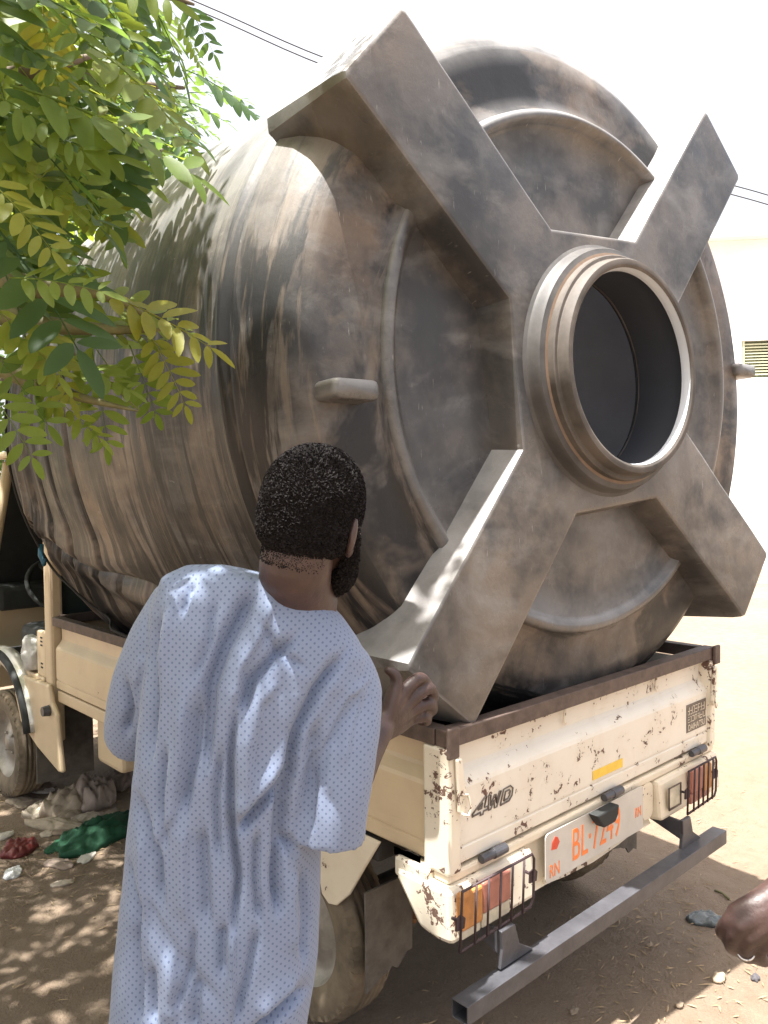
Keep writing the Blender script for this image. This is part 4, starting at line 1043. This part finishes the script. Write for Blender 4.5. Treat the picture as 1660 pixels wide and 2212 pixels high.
# leaves that stand out in the photo
for b, t, dep, kind, dt in [((205, 628), (500, 722), 1.55, 'leaf_y', .02), ((150, 640), (430, 660), 1.58, 'leaf', .08), ((318, 712), (392, 835), 1.58, 'leaf_y', .0), ((280, 745), (330, 870), 1.6, 'leaf', .02), ((60, 822), (250, 935), 1.5, 'leaf', .02), ((165, 700), (340, 712), 1.56, 'leaf', .05),
        ((20, 600), (215, 600), 1.22, 'leaf', .0), ((180, 118), (418, 225), 1.7, 'leaf_y', .05), ((140, 168), (338, 268), 1.6, 'leaf_y', .0), ((60, 245), (345, 350), 1.6, 'leaf', .05), ((165, 320), (308, 505), 1.6, 'leaf', .0), ((100, 300), (250, 480), 1.5, 'leaf', .0),
        ((395, 148), (588, 222), 2.6, 'leaf_d', .1), ((330, 195), (545, 245), 2.7, 'leaf_d', .1), ((395, 0), (498, 140), 2.4, 'leaf_d', .05), ((280, -30), (335, 150), 1.9, 'leaf_d', .0), ((240, -20), (270, 130), 1.8, 'leaf', .0), ((130, -20), (190, 90), 1.4, 'leaf', .0), ((-10, 60), (120, 130), 1.3, 'leaf', .0),
        ((-20, 200), (110, 260), 1.25, 'leaf', .0), ((-30, 330), (95, 370), 1.3, 'leaf', 0), ((-20, 400), (120, 520), 1.4, 'leaf', 0), ((40, 430), (200, 540), 1.5, 'leaf_d', 0), ((-30, 650), (80, 740), 1.3, 'leaf', 0), ((-40, 720), (60, 850), 1.35, 'leaf', 0), ((60, 690), (150, 800), 1.45, 'leaf_y', 0), ((120, 770), (250, 800), 1.5, 'leaf', 0),
        ((-30, 830), (20, 900), 1.3, 'leaf', 0), ((200, 760), (230, 900), 1.55, 'leaf', 0), ((300, 240), (450, 270), 2.9, 'leaf', .1), ((360, 270), (440, 360), 3.4, 'leaf_d', 0), ((240, 420), (320, 500), 2.6, 'leaf_d', 0), ((340, 150), (420, 260), 2.5, 'leaf', .1), ((410, 200), (560, 190), 3.0, 'leaf_d', .1),
        ((370, 20), (440, 110), 2.6, 'leaf', .05), ((180, 40), (300, 90), 1.8, 'leaf', 0), ((-40, 375), (15, 420), 1.2, 'leaf_y', 0), ((90, 0), (100, 110), 1.5, 'leaf_y', 0)]:
    leaf_px(b, t, dep, kind, dt, roll=rd.uniform(-.3, .3))
XM = [(-200, 330), (0, 345), (60, 400), (130, 350), (200, 430), (260, 400), (330, 350), (400, 310), (480, 270), (560, 190), (640, 210), (720, 260), (800, 230), (880, 120), (940, 10), (960, -60), (3000, -60)]
def xmax(py):
    for (a, xa), (b, xb) in zip(XM, XM[1:]):
        if a <= py <= b: return xa+(xb-xa)*(py-a)/(b-a)
    return 330 if py < -200 else -60
n_try = 0
while nleaf[0] < 116 and n_try < 9000:
    n_try += 1
    px_, py_ = rd.uniform(-160, 380), rd.uniform(-140, 900)
    if py_ > 560 and rd.random() < .72: continue
    dep = rd.choice([rd.uniform(1.25, 1.9), rd.uniform(1.6, 2.6), rd.uniform(3.4, 4.6)])
    an = R(rd.uniform(-5, 75)); L = rd.uniform(.19, .28)*FPX/dep
    tx, ty = px_+L*math.cos(an), py_+L*math.sin(an)
    if tx > xmax(ty)-10 or px_ > xmax(py_)-30: continue
    if dep > 3 and px_ < 120 and py_ > 500: continue
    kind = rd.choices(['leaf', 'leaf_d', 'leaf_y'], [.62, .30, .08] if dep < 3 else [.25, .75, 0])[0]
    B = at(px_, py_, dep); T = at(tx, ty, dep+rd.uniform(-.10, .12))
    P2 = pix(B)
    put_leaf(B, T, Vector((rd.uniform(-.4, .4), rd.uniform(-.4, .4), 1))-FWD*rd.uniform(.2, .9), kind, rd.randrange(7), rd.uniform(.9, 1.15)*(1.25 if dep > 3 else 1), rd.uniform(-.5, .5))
# the rest of the crown, overhead and out of the picture: one part
g = Geo(); tint = []; lo = [compound(60+k, .25, 8, False, (.066, .025), .25) for k in range(5)]; made = 0
while made < 1000:
    x, y, z = rd.uniform(-4.2, -.95), rd.uniform(-1.9, 4.2), rd.uniform(2.55, 4.3)
    edge = (x+.95)
    if rd.random() > min(1, .35-edge*.75): continue            # thinner towards its rim over the truck
    if y < .1 and x > -2.2 and rd.random() < .18: continue   # gaps over the man
    gate = nz((x*1.25+5, y*1.25, .4))+.5*nz((x*3.1, y*3.1, 2.2))
    if gate < (.13 if y < .9 else -.15): continue
    P = Vector((x, y, z)); q = pix(P)
    if (P-CAM).length < .75: continue
    hd_ = P-Vector((-1.27, -.16, 1.55)); hd_ -= SV*hd_.dot(SV)
    if hd_.length < .30 and rd.random() < .85: continue      # crown gap shaped along the sun line to light the head
    if q[2] > .2 and -600 < q[0] < 2400 and -800 < q[1] < 2600:
        if q[0] > xmax(q[1])-200*min(1.3, 1.6/q[2]): continue
    a = rd.uniform(0, 6.28); d = Vector((math.cos(a), math.sin(a), rd.uniform(-.6, .2))); mm = leaf_matrix(P, P+d, Vector((rd.uniform(-.5, .5), rd.uniform(-.5, .5), 1)))
    L = rd.choice(lo); sc = rd.uniform(.85, 1.25); v0 = len(g.v); g.add(([mm @ (Vector(p)*sc) for p in L.v], L.f)); tint += [rd.random()]*(len(g.v)-v0); made += 1
made = 0
while made < 1500:          # dense part of the crown round the trunk
    a, q_ = rd.uniform(0, 6.28), math.sqrt(rd.random())
    P = Vector((-2.9+1.9*q_*math.cos(a), 2.0+2.4*q_*math.sin(a), rd.uniform(2.9, 4.6))); q = pix(P)
    if P.x > -1.25: continue
    if q[2] > .2 and -600 < q[0] < 2400 and -800 < q[1] < 2600 and q[0] > xmax(q[1])-200*min(1.3, 1.6/q[2]): continue
    a = rd.uniform(0, 6.28); d = Vector((math.cos(a), math.sin(a), rd.uniform(-.6, .2))); mm = leaf_matrix(P, P+d, Vector((rd.uniform(-.5, .5), rd.uniform(-.5, .5), 1)))
    L = rd.choice(lo); sc = rd.uniform(.9, 1.3); v0 = len(g.v); g.add(([mm @ (Vector(p)*sc) for p in L.v], L.f)); tint += [rd.random()]*(len(g.v)-v0); made += 1
cr = obj('crown', g.v, g.f, M['leaf'], tree); tag(cr, kind='stuff')
ta = cr.data.attributes.new('tint', 'FLOAT', 'POINT'); ta.data.foreach_set('value', tint)
# far side of the crown, dark, behind the barrel's shoulder
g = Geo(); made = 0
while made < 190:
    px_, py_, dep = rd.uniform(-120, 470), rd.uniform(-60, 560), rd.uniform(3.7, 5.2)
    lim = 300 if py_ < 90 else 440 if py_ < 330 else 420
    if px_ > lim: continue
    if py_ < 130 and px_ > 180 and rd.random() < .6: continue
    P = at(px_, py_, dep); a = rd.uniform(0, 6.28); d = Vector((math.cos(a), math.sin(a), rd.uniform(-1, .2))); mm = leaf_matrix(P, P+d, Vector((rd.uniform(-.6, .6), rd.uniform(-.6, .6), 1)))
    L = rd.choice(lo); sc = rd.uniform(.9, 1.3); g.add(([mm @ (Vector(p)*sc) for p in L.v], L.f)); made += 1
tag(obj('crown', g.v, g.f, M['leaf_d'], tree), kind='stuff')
# trunk, limbs, twigs
tr = tube('trunk', *[x for x in smooth_path([(-2.35, 1.75, -.1), (-2.38, 1.72, .7), (-2.30, 1.66, 1.5), (-2.36, 1.55, 2.3), (-2.25, 1.3, 3.2)], [.17, .14, .125, .11, .07], 5)], M['bark'], tree, 14)
def branch(pts, r0, r1, mat='bark'):
    ps, rs = smooth_path(pts, list(np.linspace(r0, r1, len(pts))), 5); return tube('branch', ps, rs, M[mat], tree, 8)
branch([(-2.33, 1.6, 2.0), at(-260, 480, 1.75), at(-90, 560, 1.6), at(60, 618, 1.55), at(215, 632, 1.55), at(330, 690, 1.58)], .05, .003, 'twig')
branch([(-2.33, 1.6, 2.0), at(-260, 700, 1.7), at(-60, 670, 1.55), at(90, 700, 1.55), at(240, 712, 1.57), at(350, 712, 1.58)], .04, .003, 'twig')
branch([(-2.34, 1.6, 2.1), at(-240, 760, 1.6), at(-40, 780, 1.5), at(70, 825, 1.5), at(180, 860, 1.5), at(300, 888, 1.52)], .035, .0015, 'twig')
branch([at(90, 700, 1.55), at(180, 780, 1.56), at(300, 885, 1.57)], .003, .0012, 'twig')
branch([(-2.36, 1.55, 2.3), at(-260, 250, 1.9), at(-60, 190, 1.7), at(90, 150, 1.65), at(200, 120, 1.7)], .05, .004)
branch([(-2.3, 1.4, 2.8), at(-200, 60, 2.2), at(60, 120, 2.5), at(250, 175, 2.7), at(400, 190, 2.8)], .05, .006)
branch([(-2.3, 1.4, 2.8), (-1.6, 1.2, 3.3), at(200, -60, 2.3), at(330, -20, 2.4), at(420, 10, 2.4)], .05, .004)
branch([(-2.25, 1.3, 3.2), (-1.6, .6, 3.4), (-1.1, -.2, 3.5), (-.9, -.9, 3.5)], .06, .01)
branch([(-2.25, 1.3, 3.2), (-2.4, .3, 3.5), (-2.3, -1.0, 3.6)], .06, .01)
branch([(-2.25, 1.3, 3.2), (-1.9, 2.4, 3.6), (-1.6, 3.6, 3.8)], .06, .01)
branch([at(60, 120, 2.5), at(200, 240, 3.4), at(300, 330, 4.0), at(420, 300, 4.6)], .02, .006)

# ------------------------------------------------------------------ background
M['plaster'] = plain('bluish_white_plaster', (.86, .88, .91), .9, 0, .06, 1.5, .1)  # even bluish white wall colour
M['slat'] = plain('pale_green_slats', (.55, .58, .42), .6, 0, .1, 5)
M['slot'] = plain('dark_gap', (.22, .24, .16), .8, 0, .1, 5)
M['wire2'] = plain('power_cable', (.05, .05, .05), .6, 0, .1, 5, 0)
M['pole'] = plain('grey_wood_pole', (.22, .19, .16), .9, 0, .3, 6)
def building():
    c = at(1645, 775, 16.0)                       # centre of the louvred window
    nrm = Vector((-.78, -.62, 0)).normalized(); rt = Vector((-nrm.y, nrm.x, 0)); rt = rt if rt.dot(RGT) > 0 else -rt
    root = empty('house', (c.x+rt.x*4, c.y+rt.y*4, 0)); tag(root, 'pale plastered house with a louvred upper window behind the tank', 'house')
    def slab(name, u0, u1, z0, z1, d0, d1, mat, par, bev=0):
        v = []
        for z in (z0, z1):
            for u, d in ((u0, d0), (u1, d0), (u1, d1), (u0, d1)): p = c+rt*u-nrm*d; v.append((p.x, p.y, z))
        return recalc(obj(name, v, BF, mat, par, bevel=bev))
    w2, h2 = .55, .33
    u0 = -.33; u1 = u0+1.6; z0, z1 = c.z-h2, c.z+h2
    slab('wall', -1.6, u0-.04, -.6, 6.4, 0, 6, M['plaster'], root); slab('wall', u1+.04, 9, -.6, 6.4, 0, 6, M['plaster'], root)
    slab('wall', u0-.0385, u1+.0385, -.6, z0-.04, .001, 5.9, M['plaster'], root); slab('wall', u0-.0385, u1+.0385, z1+.04, 6.398, .001, 5.9, M['plaster'], root)
    slab('roof', -1.8, 9.2, 6.402, 6.6, -.3, 6.2, M['plaster'], root)
    wn = slab('louvre_window', u0-.036, u1+.036, z0-.038, z1+.038, .16, .2, M['slot'], root)
    for k in range(4): slab('window_mullion', u0+k*(u1-u0)/3-.022, u0+k*(u1-u0)/3+.022, z0-.036, z1+.036, .02, .10, M['slat'], wn)
    for k in range(11):
        zc = z0+(z1-z0)*(k+.5)/11; 
        slab('slat', u0, u1, zc-.013, zc+.013, .04, .11, M['slat'], wn)
building()
# power lines strung behind the tank
def cable(lab, off):
    pts = [at(-150, -230+off, 10), at(420, 2+off, 10.8), at(720, 132+off, 11.3), at(1200, 300+off*1.1, 12), at(1590, 402+off*1.2, 12.6), at(1700, 432+off*1.2, 12.8), at(2000, 505+off*1.2, 13.3)]
    ps, rs = smooth_path(pts, [.010]*len(pts), 6); return tag(tube('power_cable', ps, rs, M['wire2'], None, 6), lab, 'cable', 'power cables behind the tank')
c1 = cable('upper of two power cables strung behind the tank', 0); c2 = cable('lower of two power cables strung behind the tank', 17)
for px_, py_, dep in ((-150, -230, 10), (2000, 505, 13.3)):
    tp = at(px_, py_, dep); po = empty('utility_pole', (tp.x, tp.y, 0))
    tag(po, 'grey wooden pole carrying cables '+('near the leafy tree' if px_ < 0 else 'beside the plastered house'), 'pole', 'utility poles')
    tube('shaft', [(tp.x, tp.y, -.2), (tp.x, tp.y, tp.z+.35)], [.14, .10], M['pole'], po, 12)
    tube('crossarm', [(tp.x-.6, tp.y+.4, tp.z-.03), (tp.x+.6, tp.y-.4, tp.z-.03)], .05, M['pole'], po, 8)
# trees beyond the truck
def far_tree(loc, rad, hgt, label, seed, count):
    rd = random.Random(seed); root = empty('background_tree', loc); tag(root, label, 'tree', 'trees beyond the truck'); L = Vector(loc)
    tube('trunk', [L+Vector((0, 0, -.2)), L+Vector((.1, 0, hgt*.35)), L+Vector((.0, .15, hgt*.75))], [.2, .15, .06], M['bark'], root, 10)
    for k in range(5):
        a = k*1.3; tube('limb', [L+Vector((.05, 0, hgt*.35)), L+Vector((math.cos(a)*rad*.4, math.sin(a)*rad*.4, hgt*.6)), L+Vector((math.cos(a)*rad*.8, math.sin(a)*rad*.8, hgt*.75))], [.09, .05, .02], M['bark'], root, 7)
    cl = [Vector((rd.gauss(0, .5)*rad, rd.gauss(0, .5)*rad, hgt*(.62+rd.uniform(-.36, .36)))) for _ in range(26)]
    v = []; f = []
    for k in range(count):
        c = rd.choice(cl)+Vector((rd.gauss(0, 1), rd.gauss(0, 1), rd.gauss(0, .8)))*rad*.17
        d = Vector((rd.uniform(-1, 1), rd.uniform(-1, 1), rd.uniform(-.8, .5))).normalized(); n_ = d.orthogonal(); n_.rotate(Matrix.Rotation(rd.random()*6.3, 3, d)); s = rd.uniform(.06, .13); o = len(v); p = L+c
        v += [p, p+d*s*.5+n_*s*.22, p+d*s, p+d*s*.5-n_*s*.22]; f.append((o, o+1, o+2, o+3))
    obj('crown', v, f, M['leaf_d'], root)
far_tree((.35, 8.6, 0), 2.2, 5.2, 'dense dark tree straight ahead of the truck cab', 3, 9000)
far_tree((-1.1, 7.0, 0), 1.9, 4.4, 'lower dark bushy tree left of the cab behind the leaves', 5, 8000)

# ------------------------------------------------------------------ rope and hook on the tank
M['rope'] = plain('black_cord', (.02, .018, .016), .85, 0, .2, 40)
M['blue'] = plain('blue_plastic', (.02, .10, .16), .5, 0, .2, 40)
def on_tank(deg, s, lift=.012): r = prof_r(s)+lift; return T3(r*math.cos(R(deg)), r*math.sin(R(deg)), s)
best = None
for dg_ in np.arange(170, 250, .5):
    for s_ in np.arange(-2.3, -1.0, .03):
        q = pix(on_tank(dg_, s_)); e = (q[0]-75)**2+(q[1]-1208)**2
        if best is None or e < best[0]: best = (e, dg_, s_)
H0 = (best[1], best[2])
hp_ = [on_tank(H0[0]-k*7, H0[1]-.0*k, .014) for k in range(6, -1, -1)]+[on_tank(H0[0]+(4+k*4), H0[1]+.05+.09*k, .02) for k in range(4)]
endp = Vector((-.69, 1.66, .998))
ps, rs = smooth_path(hp_+[hp_[-1]*.5+endp*.5+Vector((-.03, 0, 0)), endp, endp+Vector((-.008, .01, -.03))], [.0055]*(len(hp_)+3), 4)
rope = tag(tube('tie_rope', ps, rs, M['rope'], None, 8), 'thin black tie rope running from the tank flank down to the bed rail', 'rope')
hk = on_tank(H0[0], H0[1], .02)
tube('blue_hook', [hk+Vector((0, .01, .045)), hk+Vector((-.006, 0, 0)), hk+Vector((0, -.02, -.04)), hk+Vector((.0, -.035, -.015))], [.012, .013, .010, .006], M['blue'], rope, 8)

# ------------------------------------------------------------------ litter
def crumple(name, c, sx, sy, hgt, rot, colr, seed, label, cat, group=None, rough=.8, n=22, sheen=False):
    rd = random.Random(seed); v = []; f = []
    ca, sa = math.cos(rot), math.sin(rot)
    for th_ in (0, 1):
        for j in range(n+1):
            for i in range(n+1):
                u, w_ = i/n*2-1, j/n*2-1
                ex = 1+.22*nz((u*1.5+seed, w_*1.5, .3)); ey = 1+.22*nz((u*1.5, w_*1.5+seed, 9.1))
                x, y = u*sx*ex*(1-.25*w_*w_), w_*sy*ey*(1-.25*u*u)
                h = hgt*(.55*max(0, 1-(u*u+w_*w_)*.62)+.42*abs(nz((u*2.2+seed*3, w_*2.2, 1.7)))+.25*abs(nz((u*5+seed, w_*5, 5)))+.10*nz((u*11, w_*11, seed)))
                X, Y = c[0]+x*ca-y*sa, c[1]+x*sa+y*ca
                v.append((X, Y, gz(X, Y)+(.003+h if th_ == 0 else .0005)))
    m_ = n+1; o = m_*m_
    for j in range(n):
        for i in range(n):
            a = j*m_+i; f.append((a, a+1, a+m_+1, a+m_)); f.append((o+a, o+a+m_, o+a+m_+1, o+a+1))
    per = [i for i in range(m_)]+[j*m_+n for j in range(1, m_)]+[n*m_+i for i in range(n-1, -1, -1)]+[j*m_ for j in range(n-1, 0, -1)]
    for a, b in zip(per, per[1:]+per[:1]): f.append((a, o+a, o+b, b))
    key = 'c_'+name+str(seed); M[key] = plain(key.replace('c_', 'litter_'), colr, rough, 0, .2, 30)
    ob = obj(name, v, f, M[key], None, True); tag(ob, label, cat, group); return ob
def gpt(px_, py_):
    d = ray(px_, py_); t = -CAM.z/d.z; p = CAM+d*t; return (p.x, p.y)
crumple('rag', gpt(150, 1735), .16, .10, .13, .4, (.36, .29, .22), 1, 'beige rag heaped beside the truck between wheel and robe', 'rag')
crumple('rag', gpt(205, 1725), .13, .10, .17, 1.2, (.30, .24, .20), 2, 'brown grey rag behind the green cloth under the truck', 'rag')
crumple('rag', gpt(95, 1745), .11, .06, .06, .2, (.42, .36, .28), 3, 'pale straw coloured rag by the front tyre', 'rag')
crumple('plastic_bag', gpt(120, 1775), .14, .05, .05, 2.2, (.33, .27, .20), 4, 'dusty tan plastic bag flattened in front of the green cloth', 'bag')
crumple('green_cloth', gpt(215, 1795), .21, .12, .10, .3, (.007, .060, .026), 5, 'dark green cloth lying on the soil under the truck', 'cloth')
crumple('green_cloth', gpt(140, 1812), .10, .045, .03, .2, (.008, .070, .030), 6, 'narrow strip of green cloth beside the maroon bag', 'cloth')
crumple('maroon_bag', gpt(42, 1825), .085, .06, .06, .5, (.13, .022, .020), 7, 'small maroon bag on the soil by the front tyre', 'bag', rough=.5)
crumple('paper_scrap', gpt(28, 1872), .055, .035, .022, 1.0, (.62, .62, .62), 8, 'crumpled white paper scrap on the shaded soil', 'paper')
crumple('paper_scrap', gpt(8, 1800), .05, .03, .02, .3, (.48, .45, .40), 9, 'grey white paper scrap above the maroon bag', 'paper')
crumple('plastic_bag', gpt(1525, 1955), .075, .042, .045, -.5, (.10, .115, .115), 10, 'crumpled dark grey plastic bag at the sunlit edge behind the bumper', 'bag', rough=.4)
crumple('plastic_bag', gpt(255, 1690), .10, .09, .10, .5, (.22, .17, .14), 12, 'dirty brown bag in the dark under the truck', 'bag')
rd = random.Random(31)
for k in range(22):
    px_, py_ = rd.uniform(-10, 262), rd.uniform(1695, 1790)
    if k > 16: px_, py_ = rd.uniform(0, 230), rd.uniform(1800, 1900)
    s_ = rd.uniform(.03, .085); cc = rd.choice([(.40, .34, .27), (.30, .24, .18), (.20, .15, .11), (.50, .47, .42), (.26, .20, .16)])
    crumple('litter_scrap', gpt(px_, py_), s_, s_*rd.uniform(.4, .9), s_*rd.uniform(.18, .5), rd.uniform(0, 3), cc, 40+k, 'small '+{.40: 'beige', .30: 'tan', .20: 'dark brown', .50: 'off white', .26: 'grey brown'}[cc[0]]+' scrap in the litter '+('pile beside the front wheel' if k <= 16 else 'strewn on the dappled soil'), 'litter', 'scraps in the litter pile', n=14)
# cloth on the cab sill
def blob_thing(name, c, r, colr, seed, label, cat):
    v, f = ellipsoid(Vector(c), (Vector((1, 0, 0)), Vector((0, 1, 0)), Vector((0, 0, 1))), r, 28, 20); v2 = []
    for p in v:
        d = (p-Vector(c)); dn_ = d.normalized() if d.length > 0 else d; k = 1+.38*nz(dn_*1.6+Vector((seed*3.1, 0, 0)))+.16*abs(nz(dn_*4.5+Vector((0, seed, 0)))); v2.append(Vector(c)+d*k)
    key = 'b_'+name+str(seed); M[key] = plain(key.replace('b_', 'thing_'), colr, .8, 0, .2, 25); o = obj(name, v2, f, M[key], None, True); tag(o, label, cat); return o
blob_thing('sack', (-.648, 2.76, .775), (.07, .085, .095), (.46, .45, .42), 3, 'dirty white sack slumped on the cab sill', 'sack')
# stones
for i, (px_, py_, s) in enumerate([(1555, 2112, .020), (1632, 2106, .014), (1405, 2040, .010), (1468, 2168, .012), (1240, 2180, .012)]):
    x, y = gpt(px_, py_); blob_thing('stone', (x, y, gz(x, y)+s*.45), (s*1.3, s*.9, s*.6), [(.30, .235, .165), (.06, .055, .06), (.25, .19, .13), (.22, .165, .115), (.22, .17, .12)][i], 5+i, ['pale tan pebble on the soil below the hanging hand', 'dark charcoal lump on the soil near the pale pebble', 'small pale stone on shaded soil behind the bumper', 'small brown stone on the soil below the hand', 'brown stone in the shade under the bumper end'][i], 'stone')
for i, (a, b, lab) in enumerate([((1545, 1872), (1575, 1893), 'dry straw stalk lying on the sunlit sand'), ((1340, 1740), (1362, 1752), 'short dry stick on sunlit sand beyond the bumper')]):
    A, B = gpt(*a), gpt(*b); tag(tube('dry_stick', [(A[0], A[1], gz(*A)+.006), ((A[0]+B[0])/2+.01, (A[1]+B[1])/2, gz((A[0]+B[0])/2, (A[1]+B[1])/2)+.008), (B[0], B[1], gz(*B)+.006)], .005, M['twig'], None, 6), lab, 'stick')
# straw and leaf bits strewn on the soil
v = []; f = []; rd = random.Random(21)
for k in range(1500):
    x, y = rd.uniform(-1.9, 2.6), rd.uniform(-1.0, 3.2)
    if k % 3 == 0: x, y = rd.gauss(.6, .35), rd.gauss(-.05, .3)
    if k % 7 == 0: x, y = rd.gauss(-.75, .22), rd.gauss(2.25, .3)
    a = rd.uniform(0, 6.28); L = rd.uniform(.005, .026); w_ = rd.uniform(.0012, .004); z = gz(x, y)+.003; o = len(v); dx, dy = math.cos(a), math.sin(a); tilt = rd.uniform(-.2, .35)*L
    v += [(x-dx*L, y-dy*L, z), (x+dy*w_, y-dx*w_, z+.002), (x+dx*L, y+dy*L, z+max(.001, tilt)), (x-dy*w_, y+dx*w_, z+.002), (x, y, z+.005)]
    f += [(o, o+1, o+4), (o+1, o+2, o+4), (o+2, o+3, o+4), (o+3, o, o+4)]
M['bits'] = plain('dry_bits', (.30, .22, .13), .9, 0, .5, 4, 0)
tag(obj('ground_litter', v, f, M['bits']), 'straw, twigs and dry leaf bits strewn over the soil', 'litter', kind='stuff')
